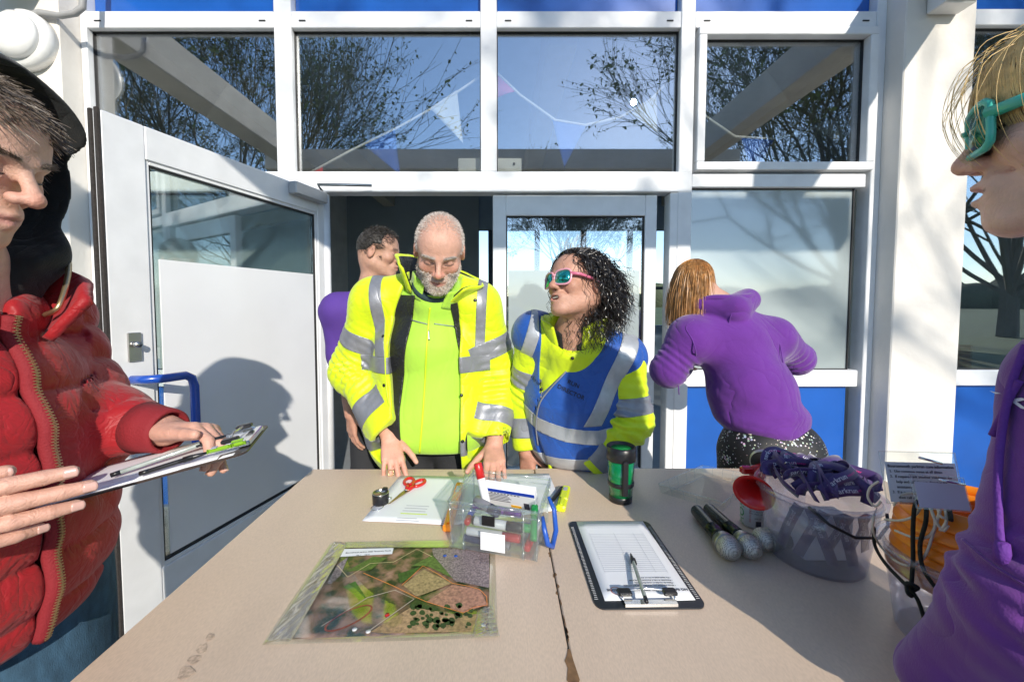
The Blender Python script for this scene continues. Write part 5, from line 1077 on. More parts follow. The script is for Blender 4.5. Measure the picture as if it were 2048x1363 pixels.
for x0, x1 in ((-.487, -.442), (-.098, -.062)): band('reflective_band', VJ, QJ, between(lambda V: V[:, 0]+(.10*(V[:, 2]-1.3) if x0 < -.3 else -.05*(V[:, 2]-1.3)), x0, x1)+[lambda V: V[:, 2]-1.146, lambda V: 1.60-V[:, 1]], tapem, pA, .0018)
band('jacket_lining', VF, QF, [lambda V: V[:, 0]+.455, lambda V: np.interp(V[:, 2], [.75, .95, 1.15, 1.36], [-.372, -.375, -.352, -.315])-V[:, 0], lambda V: 1.56-V[:, 1], lambda V: 1.37-V[:, 2]], lining, pA, .010, .006)
band('jacket_lining', VF, QF, [lambda V: -.135-V[:, 0], lambda V: V[:, 0]-np.interp(V[:, 2], [.75, 1.15, 1.22, 1.36], [-.150, -.160, -.175, -.200]), lambda V: 1.56-V[:, 1], lambda V: 1.37-V[:, 2]], lining, pA, .010, .006)
def collar(c, ax, front, a0, a1, r0, r1, h, m, parent, name='collar', th=.007, rip=.004, squash=.9, point=.0):
    z = Vector(ax).normalized(); y = Vector(front); y = (y-z*y.dot(z)).normalized(); x = y.cross(z)
    def g(u, v):
        a = R(a0+(a1-a0)*u); e = abs(2*u-1)**6; r = r0+(r1-r0)*v+rip*math.sin(9*a)*v; return Vector(c)+x*(r*math.sin(a))+y*(r*squash*math.cos(a))+z*(h*v*(1-.25*e)+point*e*v)
    o = MB().grid(g, 40, 6).build(name, m, parent); md = o.modifiers.new('t', 'SOLIDIFY'); md.thickness = th; return o
axA = (HA.c-nbA+Vector((0, .10, 0))).normalized()
collar(nbA+Vector((-.005, .008, -.035)), axA, (.12, -1, 0), 44, 324, .100, .168, .112, hv, pA, rip=.006); collar(nbA+Vector((-.005, .008, -.032)), axA, (.12, -1, 0), 46, 322, .092, .155, .104, lining, pA, 'collar_lining', .004)
collar(nbA+Vector((.0, -.006, -.055)), axA, (.10, -1, 0), 24, 336, .090, .100, .085, lime, pA, 'fleece_collar', .005, .002)
rope(FL, [(860, 615), (857, 645), (853, 700), (850, 760), (846, 820), (842, 870), (839, 905)], .0035, mat('zip_yellow', (.6, .75, .02), .5), pA, 'zip'); rope(FL, [(818, 638), (835, 643), (855, 648)], .0022, tapem, pA, 'piping'); rope(FL, [(868, 647), (890, 650), (912, 653)], .0022, tapem, pA, 'piping'); rope(FL, [(857, 660), (858, 680)], .004, steel, pA, 'zip_pull')
for px, py in ((950, 600), (923, 790), (925, 882), (916, 692), (766, 672), (768, 770)):
    q = FJ.hit(px, py, off=.001)
    if q: button(q, pA, .0065, d=grad(FJ, q))
rope(FJ, [(771, 640), (770, 700), (772, 760), (778, 810), (788, 855)], .0028, MATS['zip_yellow'], pA, 'zip')
TrA = Field(); TrA.ell((-.285, 1.63, .84), (.17, .12, .13), .03); legs(TrA, (-.38, 1.64, .82), (-.19, 1.64, .82), (-.40, 1.66, .06), (-.17, 1.66, .06), .105); TrA.disp(fold(.004, 30, 8)); skinmesh('trousers', TrA, (-.6, 1.35, .02), (.05, 1.9, 1.05), .009, charc, pA); shoes(pA, [(-.40, 1.66), (-.17, 1.66)], (0, -1, 0))
wh = mat('white_hair', (.66, .62, .58), .6, var=.15, scale=80)
rt, nv, q = scalp(HA, 9000, lambda q: (q[:, 2] > -.03) & (((q[:, 1] < .072) & (q[:, 2] > .052)) | (q[:, 1] < .035-.5*np.maximum(0, .0-q[:, 2]))) & ~((np.abs(q[:, 0]) > .062) & (q[:, 1] > -.035) & (q[:, 2] < .010)), 3)
strands('hair', rt-nv*.004, nv+np.array(HA.Rn[:, 1])*.5, .0105, 2, .00055, wh, pA, jit=.35, seed=2)
rg_ = np.random.default_rng(5); sel = []
Vb = np.empty(len(bodyA.data.vertices)*3, f4); bodyA.data.vertices.foreach_get('co', Vb); Vb = Vb.reshape(-1, 3); Nb = np.empty(len(Vb)*3, f4); bodyA.data.vertices.foreach_get('normal', Nb); Nb = Nb.reshape(-1, 3); ql = HA.loc(Vb); ax_ = np.abs(ql[:, 0])
bmask = (ql[:, 2] < -.034-.3*np.maximum(0, .04-ql[:, 1])) & (ql[:, 2] > -.125) & (ql[:, 1] > .005) & ~((ax_ < .024) & (np.abs(ql[:, 2]+.0655) < .009)) & ~((ax_ < .03) & (ql[:, 2] > -.045)) & (np.linalg.norm(ql, axis=1) < .16)
ii = rg_.choice(np.nonzero(bmask)[0], 5200); strands('beard', Vb[ii]+rg_.normal(size=(5200, 3))*.0012, Nb[ii]+np.array([0, 0, -.6]), .0065, 2, .00045, mat('beard_hair', (.66, .60, .54), .6, var=.25, scale=90), pA, jit=.35, seed=6)
MB().tube([tA[2][0]-tA[2][1]*.055+Vector((.0095*math.cos(a), .003*math.sin(a), .0095*math.sin(a))) for a in [k*.45 for k in range(15)]], .0016, 6).build('ring', mat('gold', (.8, .6, .3), .25, 1), pA)
# ---------------------------------------------------------------- man half hidden behind him
pD = person((-.60, 2.05, 0), 'dark haired man in a purple top, half hidden in the doorway')
HD = Head(P(757, 505, 2.0), (.96, .05, -.12), 1.0); nbD = HD.c+Vector((-.045, .03, -.20)); FD = Field(); HD.add(FD, nbD); sDL, sDR = nbD+Vector((-.15, -.06, -.09)), nbD+Vector((.17, .08, -.09)); wD = Vector((-.74, 1.93, .80)); eD = Vector((-.80, 2.0, 1.08))
FD.cone(nbD, nbD-Vector((0, 0, .4)), .07, .14, .05); FD.chain([sDL, eD, wD], [.05, .042, .03], .03); tD = hand(FD, wD, (.05, -.05, -1), (-.6, -.7, 0), (.3, -1, 0), .3)
skinmesh('body', FD, (-.95, 1.75, .55), (-.3, 2.35, 1.78), .005, skin, pD, lambda V: HD.colour(V, (.50, .28, .20), brow=(.05, .04, .035)))
FT = Field(); FT.cone(nbD+Vector((0, 0, -.09)), nbD+Vector((0, .01, -.5)), .13, .165, .05); FT.cone(sDL, sDR, .082, .082, .05); FT.chain([sDL, eD, wD+Vector((0, 0, .05))], [.085, .07, .05], .04); FT.fun(lambda p: p[:, 2]-.90, .01); FT.disp(fold(.006, 24, 9)); skinmesh('sweatshirt', FT, (-1.0, 1.75, .84), (-.3, 2.35, 1.6), .007, mat('violet_cotton', (.085, .035, .26), .85, var=.1, bump=.4, bscale=300), pD)
collar(nbD+Vector((0, 0, -.03)), (0, 0, 1), (.8, -.5, 0), 30, 330, .075, .085, .06, mat('grey_collar', (.22, .22, .25), .8), pD)
TrD = Field(); TrD.ell((-.62, 2.06, .9), (.17, .14, .14), .03); legs(TrD, (-.70, 2.05, .85), (-.53, 2.07, .85), (-.72, 2.08, .06), (-.50, 2.1, .06)); skinmesh('trousers', TrD, (-.9, 1.8, .02), (-.3, 2.3, 1.05), .011, charc, pD); shoes(pD, [(-.72, 2.08), (-.50, 2.1)], (0, -1, 0))
dh = mat('dark_grey_hair', (.045, .040, .036), .55, var=.5, scale=120); mk = lambda q: (q[:, 2] > -.035) & ((q[:, 1] < .066) & (q[:, 2] > .045) | (q[:, 1] < .03)) & ~((np.abs(q[:, 0]) > .06) & (q[:, 1] > -.04) & (q[:, 2] < .012))
haircap('hair_base', HD, dh, pD, (.0775, .0995, .0895), lambda q: np.minimum(.055-q[:, 1]+.3*np.maximum(0, q[:, 2]-.06), q[:, 2]-.03+1.2*np.maximum(0, -.01-q[:, 1])), .005)
rt, nv, q = scalp(HD, 5000, mk, 4); strands('hair', rt-nv*.003, nv*.5+np.array(HD.Rn[:, 1])*.7-np.array(HD.Rn[:, 2])*.1, .026, 3, .0009, dh, pD, jit=.3, seed=3)
# ---------------------------------------------------------------- woman in the blue vest
pB = person((.31, 1.60, 0), 'dark curly haired woman in a blue run director vest over a yellow jacket')
HB = Head(P(1154, 570, 1.34), (-.80, -.50, .20), .98, R(8)); nbB = P(1152, 668, 1.42)
qL, qR = P(1070, 668, 1.50), P(1246, 715, 1.45); fL, fR = P(1046, 790, 1.58), P(1262, 842, 1.43); vL, vR = P(1052, 905, 1.54), P(1168, 925, 1.435)
FB = Field(); HB.add(FB, nbB, 'open', .97, .95); FB.cone(nbB, (.28, 1.52, 1.0), .07, .13, .05); FB.chain([qL, fL, vL], [.048, .04, .028], .03); FB.chain([qR, fR, vR], [.048, .04, .028], .03); FB.cone(qL, qR, .06, .06, .04)
hand(FB, vL, (.1, -.1, -1), (-.5, -.8, 0), (1, -.5, 0), .35, s=.92); hand(FB, vR, (-.75, .25, -.65), (-.2, -.9, .4), (-.3, 0, 1), .5, s=.92)
skinmesh('body', FB, (-.02, 1.12, .60), (.62, 1.80, 1.62), .0042, skin, pB, lambda V: HB.colour(V, (.50, .27, .19), (.42, .12, .12), flush=.3))
FK = Field(); FK.cone(nbB+Vector((.01, .05, -.06)), (.275, 1.52, 1.03), .10, .165, .05); FK.ell((.285, 1.535, .98), (.185, .155, .20), .05); FK.ell((.31, 1.56, .80), (.195, .17, .22), .05); FK.cone(qL, qR, .070, .070, .06); FK.cone(nbB+Vector((.0, .03, -.04)), nbB+Vector((-.005, .012, .01)), .105, .088, .05); FK.fun(lambda p: np.linalg.norm((p-A3(nbB)-np.array([-.03, -.07, .05], f4))*np.array([1, .8, .8], f4), axis=1)-.078, .02)
kL, dk1 = sleeve(FK, qL, fL, vL, (.068, .062, .052)); kR, dk2 = sleeve(FK, qR, fR, vR, (.070, .070, .060), .02)
for c0, d in ((kL, dk1), (kR, dk2)): n = A3(d); o_ = A3(c0+d*.02); FK.fun(lambda p, n=n, o_=o_: np.maximum(-((p-o_)@n), np.linalg.norm(p-o_, axis=1)-.12), .006)
FK.fun(lambda p: p[:, 2]-.64, .01); FK.disp(fold(.006, 18, 12)); FK.disp(elbows([(fL, qL), (fR, qR), (fR, vR)])); ko, VK, QK = skinmesh('jacket', FK, (-.06, 1.22, .62), (.66, 1.86, 1.36), .0060, hv, pB)
for a, b, lo, hi in ((qR, fR, .60, .86), (fR, kR, .60, .95), (qL, fL, .5, .75), (fL, kL, .45, .85)): band('reflective_band', VK, QK, between(along(a, b), lo, hi, .2)+[near(a, b, .115)], tapem, pB)
vest = mat('blue_mesh', (.006, .075, .36), .5, var=.08, scale=14, bump=.4, bscale=900, sheen=.2, wr=((5, .010), (14, .0025)))
FV = Field(); FV.cone(nbB+Vector((.01, .055, -.055)), (.275, 1.525, 1.03), .112, .182, .05); FV.ell((.285, 1.535, .98), (.203, .175, .20), .05); FV.ell((.305, 1.55, .84), (.208, .185, .17), .05); FV.cone(qL, qR, .091, .088, .07); FV.fun(lambda p: np.linalg.norm((p-A3(nbB)-np.array([-.01, -.04, .05], f4))*np.array([1, .75, .8], f4), axis=1)-.118, .015); FV.fun(lambda p: p[:, 2]-.735, .008)
tri = [P(1088, 640, 1.36), P(1212, 652, 1.36), P(1082, 800, 1.36)]; tx = [(v.x, v.z) for v in tri]
def halfp(p, a, b): return ((p[:, 0]-a[0])*(b[1]-a[1])-(p[:, 2]-a[1])*(b[0]-a[0]))/math.hypot(b[0]-a[0], b[1]-a[1])
FV.fun(lambda p: np.maximum.reduce([-halfp(p, tx[0], tx[1]), -halfp(p, tx[1], tx[2]), -halfp(p, tx[2], tx[0]), p[:, 1]-1.50]), .004)
ed = [P(1080, 798, 1.36), P(1070, 850, 1.36), P(1082, 935, 1.36)]
FV.fun(lambda p: np.maximum(np.abs(p[:, 0]-np.interp(p[:, 2], [ed[2].z, ed[1].z, ed[0].z], [ed[2].x, ed[1].x, ed[0].x]))-np.interp(p[:, 2], [.76, .88, 1.0, 1.02], [.03, .004, .0015, .0015]), np.maximum(p[:, 1]-1.46, p[:, 2]-1.03)), .003)
FV.disp(fold(.005, 22, 15)); vo_, VV, QV = skinmesh('vest', FV, (-.06, 1.22, .70), (.66, 1.86, 1.34), .0058, vest, pB)
def xzline(a, b, w): 
    d = math.hypot(b[0]-a[0], b[1]-a[1]); return lambda V: w/2-np.abs(((V[:, 0]-a[0])*(b[1]-a[1])-(V[:, 2]-a[1])*(b[0]-a[0]))/d)
def pxz(px, py, Y): v = P(px, py, Y); return (v.x, v.z)
front = lambda V: 1.52-V[:, 1]; vsil = mat('vest_tape', (.42, .44, .47), .4, .3, var=.15, scale=25, bump=.3, bscale=120)
band('reflective_band', VV, QV, [xzline(pxz(1263, 676, 1.40), pxz(1186, 850, 1.36), .058), front, lambda V: V[:, 2]-pxz(1186, 852, 1.36)[1]], vsil, pB); band('reflective_band', VV, QV, [xzline(pxz(1083, 610, 1.42), pxz(1052, 720, 1.40), .045), front, lambda V: tx[0][0]-.012-V[:, 0], lambda V: V[:, 2]-pxz(1050, 830, 1.38)[1]], vsil, pB)
wl_ = lambda V: V[:, 2]-np.interp(V[:, 0], [.06, .13, .22, .33, .5], [.955, .905, .885, .875, .90]); band('reflective_band', VV, QV, between(wl_, -.026, .026)+[front], vsil, pB); band('reflective_band', VV, QV, between(lambda V: V[:, 2]-.77-.05*(V[:, 0]-.2), -.026, .022)+[front], vsil, pB)
edgem = mat('vest_binding', (.20, .21, .24), .7); rope(FV, [(1212, 656), (1170, 700), (1130, 745), (1096, 782), (1078, 810), (1072, 850), (1076, 890), (1084, 925)], .003, edgem, pB, 'binding'); rope(FV, [(1094, 652), (1092, 700), (1088, 750), (1082, 795)], .003, edgem, pB, 'binding')
vink = mat('vest_print', (.008, .012, .03), .6); cu = (P(1186, 790, 1.36)-P(1118, 765, 1.36)).normalized(); cv_ = Vector((-cu.z*.2, -.15, 1)); cv_ = (cv_-cu*cv_.dot(cu)).normalized()
project_text('RUN', .0195, vink, 1147, 768, FV, pB, cu, cv_, .018); project_text('DIRECTOR', .0195, vink, 1142, 785, FV, pB, cu, cv_, .018); project_text('parkrun', .020, vink, 1068, 757, FV, pB, (.85, -.1, -.45), (.42, -.1, .9), .0)
collar(nbB+Vector((.0, .016, -.035)), HB.c-nbB+Vector((0, .05, .1)), (-.45, -1, 0), 26, 334, .088, .118, .105, hv, pB, rip=.005); collar(nbB+Vector((.0, .012, -.052)), HB.c-nbB+Vector((0, .05, .1)), (-.45, -1, 0), 16, 344, .082, .090, .088, mat('fleece_black', (.012, .014, .014), .9), pB, 'inner_collar', .004)
UB = Field(); UB.cone(nbB+Vector((0, .01, -.05)), (.285, 1.53, 1.04), .085, .10, .03); UB.fun(lambda p: np.linalg.norm((p-A3(nbB)-np.array([-.03, -.06, .03], f4))*np.array([1, .8, .8], f4), axis=1)-.085, .01); skinmesh('undershirt', UB, (.05, 1.25, .95), (.5, 1.75, 1.3), .007, mat('purple_tee', (.06, .02, .16), .9), pB)
for px, py in ((1145, 716), (1083, 778)):
    q = FK.hit(px, py, off=.002)
    if q: button(q, pB, .006, d=(-.1, -1, .1))
curlm = mat('black_curly_hair', (.014, .011, .010), .32, var=.5, scale=60, spec=.7); mkB = lambda q: (((q[:, 1] < .060) & (q[:, 2] > .050)) | (q[:, 1] < .012)) & (q[:, 2] > -.075) & ~((np.abs(q[:, 0]) > .05) & (q[:, 1] > -.035) & (q[:, 2] < .012))
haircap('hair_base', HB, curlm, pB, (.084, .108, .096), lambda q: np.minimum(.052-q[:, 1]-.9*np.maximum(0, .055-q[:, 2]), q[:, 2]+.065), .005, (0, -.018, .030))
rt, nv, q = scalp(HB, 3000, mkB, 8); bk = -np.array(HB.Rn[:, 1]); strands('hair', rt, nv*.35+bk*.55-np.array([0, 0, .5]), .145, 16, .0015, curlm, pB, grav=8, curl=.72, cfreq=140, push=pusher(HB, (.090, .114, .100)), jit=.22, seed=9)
rt, nv, q = scalp(HB, 60, lambda q: (q[:, 1] > .035) & (q[:, 1] < .062) & (q[:, 2] > .07), 9); strands('hair', rt, nv+bk*.8, .07, 8, .0009, mat('grey_streak', (.35, .32, .30), .4), pB, grav=5, curl=.4, cfreq=90, push=pusher(HB, (.086, .108, .098)), seed=10)
def sunglasses(H, parent, fm, lm_, tm, up=0.0, lw=.028, lh=.021, rim=.0036, tmp=1.0, pw=3.2):
    e = parent; fr = []
    for x in (-1, 1):
        c = (x*.033, .103, -.002+up); out = []
        for k in range(28):
            a = 2*math.pi*k/28; ca, sa = math.cos(a), math.sin(a); r = (abs(ca)**pw+abs(sa)**pw)**(-1/pw); yy = -.55*(c[0]+ca*r*lw)**2*8; out.append(Vector((c[0]+ca*r*lw, c[1]+yy, c[2]+sa*r*lh*(1+.10*ca*x))))
        W_ = [H.w(v) for v in out]; cw = H.w(Vector(c)+Vector((0, -.55*c[0]**2*8, 0))); fw = H.R @ Vector((0, 1, 0))
        MB().tube(W_+[W_[0], W_[1]], rim*H.s, 8, cap=False).build('glasses_rim', fm, e)
        MB().add([cw+fw*.002]+W_, [(0, 1+i, 1+(i+1) % 28) for i in range(28)], True).build('lens', lm_, e).modifiers.new('t', 'SOLIDIFY').thickness = .0018
        MB().tube([H.w((x*.060, .088, .008+up)), H.w((x*.076, .060, .009+up)), H.w((x*.081, .01, .006+up)), H.w((x*.080, -.015, .002+up)), H.w((x*.078, -.035, -.015+up))], [.0055*H.s*tmp, .0052*H.s*tmp, .0045*H.s*tmp, .004*H.s, .0035*H.s], 8).build('temple_arm', tm, e)
    MB().tube([H.w((-.008, .104, .006+up)), H.w((0, .107, .008+up)), H.w((.008, .104, .006+up))], .0035*H.s, 8).build('bridge', fm, e)
pinkf = mat('pink_frame', (.75, .35, .42), .3, coat=.4); mirror = mat('green_mirror', (.04, .45, .38), .06, .9, var=.5, scale=30); sunglasses(HB, pB, pinkf, mirror, mat('pink_temple', (.60, .15, .25), .3), 0, .030, .0245)
MB().bbox((0, 0, 0), (.013, .003, .003), Matrix.Translation(HB.w((0, .088, -.0625))) @ HB.R.to_4x4(), .001).build('teeth', mat('teeth', (.75, .70, .60), .3), pB); MB().lathe([(0, -.003), (.003, 0), (0, .003)], Matrix.Translation(HB.w((.082, -.008, -.036))), 10).build('earring', MATS['gold'], pB)
TrB = Field(); TrB.ell((.33, 1.63, .78), (.17, .15, .16), .03); legs(TrB, (.24, 1.66, .74), (.42, 1.66, .74), (.22, 1.72, .06), (.44, 1.72, .06)); skinmesh('trousers', TrB, (.05, 1.4, .02), (.62, 1.9, .95), .011, charc, pB); shoes(pB, [(.22, 1.72), (.44, 1.72)], (0, -1, 0))
# ---------------------------------------------------------------- woman in purple seen from behind
pC = person((1.05, 1.70, 0), 'woman in a purple hoodie and speckled leggings, bent over with her back turned')
HC = Head(P(1387, 572, 1.84), (-.25, .80, -.50), .98); nbC = P(1432, 622, 1.80); jL, jR = P(1378, 672, 1.74), P(1548, 672, 1.76); hL, hR = P(1338, 738, 1.74), P(1590, 716, 1.84); gL, gR = Vector((.92, 2.05, 1.02)), Vector((1.12, 2.10, 1.06)); hip = P(1535, 872, 1.63)
FC = Field(); HC.add(FC, nbC); FC.cone(nbC, hip, .09, .14, .05); FC.chain([jL, hL, gL], [.05, .042, .028], .03); FC.chain([jR, hR, gR], [.05, .042, .028], .03); FC.cone(jL, jR, .06, .06, .04); hand(FC, gL, (.3, .9, .1), (0, -.3, 1), (1, 0, 0), .4, s=.92); hand(FC, gR, (-.2, .9, .1), (0, -.3, 1), (-1, 0, 0), .4, s=.92)
skinmesh('body', FC, (.5, 1.4, .65), (1.5, 2.35, 1.65), .006, skin, pC, lambda V: HC.colour(V, (.52, .30, .22)))
FH = Field(); FH.cone(nbC+Vector((.05, 0, -.06)), jR+Vector((-.02, 0, -.02)), .095, .085, .08); FH.cone(nbC+Vector((-.02, 0, -.06)), jL+Vector((.02, 0, -.02)), .09, .08, .08); FH.cone(jL+Vector((.03, 0, -.02)), jR+Vector((-.03, 0, -.03)), .095, .092, .07); mid = (jL+jR)/2; FH.cone(mid+Vector((.0, 0, -.05)), hip+Vector((-.02, 0, .06)), .142, .138, .06); FH.ell(mid.lerp(hip, .6)+Vector((.0, .0, 0)), (.172, .14, .16), .06); FH.ell(hip+Vector((-.015, 0, .075)), (.172, .14, .075), .04); FH.chain([jL, hL, gL+Vector((0, -.03, 0))], [.080, .074, .050], .04); FH.chain([jR, hR, gR+Vector((0, -.03, 0))], [.080, .072, .050], .04)
hn = Vector((hip.x-mid.x, 0, hip.z-mid.z)).normalized(); hz = hip+hn*.0; FH.fun(lambda p: -( -((p-A3(hz))@A3(hn)) ) if False else (p-A3(hip+hn*.035))@A3(hn)*-1, .006)
FH.cone(nbC+Vector((-.085, -.04, .030)), nbC+Vector((.02, -.10, .012)), .046, .068, .012); FH.cone(nbC+Vector((.02, -.10, .012)), nbC+Vector((.115, -.04, .050)), .068, .050, .012); FH.cone(nbC+Vector((.02, -.07, -.02)), nbC+Vector((.045, -.105, -.035)), .045, .03, .03)
FH.disp(fold(.0075, 13, 21)); FH.disp(elbows([(hL, jL), (hR, jR)])); FH.disp(drag(hip+hn*-.03, hn, .0055, 60)); ho, VH, QH = skinmesh('hoodie', FH, (.5, 1.35, .68), (1.5, 2.3, 1.45), .0062, purple, pC)
alongH = lambda V: (V-A3(hip+hn*.035))@A3(hn); band('hem_ribbing', VH, QH, between(alongH, -.048, .002), purple, pC, .004, .004); rope(FH, [(1560, 610), (1548, 650), (1560, 690), (1566, 725)], .0022, purple, pC, 'seam', 0); rope(FH, [(1470, 610), (1462, 630), (1458, 645)], .002, purple, pC, 'hood_seam', 0); rope(FH, [(1388, 640), (1372, 655), (1385, 680), (1392, 710), (1385, 740)], .0025, purple, pC, 'seam', 0)
MB().tube(sm([nbC+Vector(v) for v in ((-.105, -.05, .045), (-.06, -.085, .058), (.0, -.115, .058), (.07, -.11, .062), (.14, -.05, .075))], 5), .014, 8).build('hood_hem', purple, pC)
MB().tube([hL+Vector((.02, -.05, -.06)), hL+Vector((.022, -.055, -.10))], .0022, 6).build('drawstring', purple, pC)
legm = mat('speckled_leggings', (.012, .012, .014), .6); t = legm.node_tree; b_ = t.nodes['Principled BSDF']; vo = t.nodes.new('ShaderNodeTexVoronoi'); vo.inputs['Scale'].default_value = 95; tcv = t.nodes.new('ShaderNodeTexCoord'); t.links.new(tcv.outputs['Object'], vo.inputs[0]); nzl = t.nodes.new('ShaderNodeTexNoise'); nzl.inputs['Scale'].default_value = 11; t.links.new(tcv.outputs['Object'], nzl.inputs[0])
thr = t.nodes.new('ShaderNodeMapRange'); thr.inputs[1].default_value = .40; thr.inputs[2].default_value = .62; thr.inputs[3].default_value = .10; thr.inputs[4].default_value = .42; t.links.new(nzl.outputs[0], thr.inputs[0]); lt = t.nodes.new('ShaderNodeMath'); lt.operation = 'LESS_THAN'; t.links.new(vo.outputs['Distance'], lt.inputs[0]); t.links.new(thr.outputs[0], lt.inputs[1])
hs = t.nodes.new('ShaderNodeHueSaturation'); t.links.new(vo.outputs['Color'], hs.inputs['Color']); hs.inputs['Saturation'].default_value = .35; hs.inputs['Value'].default_value = .85; mxl = t.nodes.new('ShaderNodeMix'); mxl.data_type = 'RGBA'; mxl.inputs[6].default_value = (.012, .012, .014, 1); t.links.new(lt.outputs[0], mxl.inputs[0]); t.links.new(hs.outputs[0], mxl.inputs[7]); t.links.new(mxl.outputs[2], b_.inputs['Base Color'])
LG = Field(); LG.ell(hip+Vector((.0, -.005, -.03)), (.178, .155, .13), .04); LG.ell(hip+Vector((.075, -.055, -.06)), (.10, .11, .11), .05); LG.ell(hip+Vector((-.085, -.05, -.06)), (.10, .11, .11), .05); legs(LG, hip+Vector((-.09, 0, -.08)), hip+Vector((.09, 0, -.08)), (hip.x-.10, 1.70, .06), (hip.x+.10, 1.70, .06), .105); skinmesh('leggings', LG, (hip.x-.3, 1.35, .02), (hip.x+.3, 1.95, hip.z+.15), .008, legm, pC); shoes(pC, [(hip.x-.10, 1.70), (hip.x+.10, 1.70)], (0, 1, 0))
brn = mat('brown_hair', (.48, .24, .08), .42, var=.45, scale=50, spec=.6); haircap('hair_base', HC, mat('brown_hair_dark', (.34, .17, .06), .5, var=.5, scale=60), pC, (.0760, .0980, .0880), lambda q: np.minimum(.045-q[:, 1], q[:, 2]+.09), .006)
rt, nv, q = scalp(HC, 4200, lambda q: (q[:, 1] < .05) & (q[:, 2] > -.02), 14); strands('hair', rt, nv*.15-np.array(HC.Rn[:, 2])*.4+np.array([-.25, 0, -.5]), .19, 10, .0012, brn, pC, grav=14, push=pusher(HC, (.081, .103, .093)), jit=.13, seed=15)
# ---------------------------------------------------------------- man in the red puffer jacket
pE = person((-.97, .66, 0), 'man in a red puffer jacket and black hood holding a clipboard')
HE = Head((-.800, .590, 1.562), (.955, .13, -.36), 1.03, R(0)); nbE = Vector((-.885, .615, 1.40))
rS, lS = Vector((-.965, .40, 1.325)), Vector((-1.000, .850, 1.315)); rE, lE = Vector((-.86, .27, 1.08)), P(172, 838, .84); rW, lW = Vector((-.756, .412, 1.072)), P(330, 860, .800)
FE = Field(); HE.add(FE, nbE, 'closed', 1.06, 1.02); FE.cone(nbE, (-.96, .65, 1.15), .08, .15, .05); FE.chain([rS, rE, rW], [.055, .045, .031], .03); FE.chain([lS, lE, lW], [.055, .045, .031], .03)
tR = hand(FE, rW, (.80, .46, .02), (.48, -.86, .10), (0, 0, 1), (.05, .10, .18, .28), .03, 1.18, tdir=(.60, .75, .12)); tLh = hand(FE, lW, (.92, -.12, .06), (.0, .35, .93), (.0, -1, .1), (.62, .72, .78, .84), .02, 1.06, tdir=(.90, -.42, .10))
skE = (.60, .36, .27)
skinmesh('body', FE, (-1.2, .20, 1.0), (-.28, 1.05, 1.74), .0037, skin, pE, lambda V: HE.colour(V, skE, (.45, .18, .16), (.22, .17, .13), flush=.5)); nails(tR+tLh[:4], nailm, pE)
redj = mat('red_nylon', (.33, .010, .014), .52, spec=.35, var=.10, scale=8, bump=.35, bscale=55, sheen=.15, bdist=.001, wr=((18, .0045), (40, .0015))); redk = mat('red_rib', (.24, .012, .018), .8, bump=.8, bscale=300)
puff = lambda z, per, a: a*(np.abs(np.sin(np.pi*z/per))**.55-.55)
FR = Field(); FR.cone((-.945, .640, 1.29), (-.94, .65, 1.10), .150, .180, .06); FR.ell((-.935, .65, 1.06), (.178, .240, .24), .06); FR.ell((-.93, .65, .90), (.178, .235, .21), .06); FR.cone(rS, lS, .088, .084, .06)
ARMS = [(rS, rE, .090, .084), (rE, sidepts(rE, rW, .62), .088, .066), (lS, lE, .086, .082), (lE, sidepts(lE, lW, .60), .082, .062)]
for a, b, r0_, r1_ in ARMS: FR.cone(a, b, r0_, r1_, .035)
def quilt(p, d):                                     # down baffles: rings round the sleeves, level rows round the body
    best = np.full(len(p), .06, f4); par = p[:, 2]+.06*np.abs(p[:, 1]-.64); per = np.full(len(p), .092, f4); acc = [0, 0]; 
    for k, (a, b, r0_, r1_) in enumerate(ARMS):
        a, b = A3(a), A3(b); ab = b-a; L2 = float(ab@ab); t_ = ((p-a)@ab)/L2; tc = np.clip(t_, 0, 1); dd = np.linalg.norm((p-a)-tc[:, None]*ab, axis=1)-(r0_+(r1_-r0_)*tc)
        tor = np.sqrt(((p[:, 0]+.96)/.19)**2+((p[:, 1]-.65)/.215)**2) > 1.0; m = (dd < best) & tor; best = np.where(m, dd, best); par = np.where(m, tc*L2**.5+(.04 if k % 2 else .02), par); per = np.where(m, .080, per)
    s_ = np.abs(np.sin(np.pi*par/per)); return d-.017*(s_**.42-.65)
FR.disp(quilt); FR.fun(lambda p: p[:, 2]-.765, .02)
FR.fun(lambda p: np.linalg.norm((p-A3(nbE)-np.array([.03, 0, .04], f4))*np.array([1, 1, .8], f4), axis=1)-.095, .02); FR.fun(lambda p: np.maximum(np.maximum(np.abs(p[:, 1]-.645)-.006, -.85-p[:, 0]), p[:, 2]-1.4), .012); FR.disp(fold(.0022, 48, 31))
ro, VR, QR = skinmesh('puffer_jacket', FR, (-1.3, .10, .74), (-.38, 1.15, 1.48), .0056, redj, pE)
for a, b in ((rE, rW), (lE, lW)):
    d = (b-a).normalized(); c0 = a.lerp(b, .84); MB().lathe([(.052, -.02), (.047, .01), (.045, .035), (.043, .045), (.037, .046), (.036, .02)], aim(c0, d), 30).build('cuff', redk, pE)
brass = mat('brass_zip', (.55, .42, .24), .35, .9); zx = [(2, 690), (14, 760), (32, 850), (48, 930), (60, 1000), (70, 1080), (82, 1180), (93, 1280)]
zp = [(lambda v: v and Vector((v.x-.004, .645, v.z)))(FR.march(Vector((-.5, .668, z)), Vector((-1, 0, 0)), 0, .003, 1)) for z in [.78+.03*k for k in range(19)]]; zp = [v for v in zp if v]
MB().tube(sm([v+Vector((.004, 0, 0)) for v in zp], 3), .012, 8).build('zip_tape', redk, pE); mb = MB(); zs = sm(zp, 12)
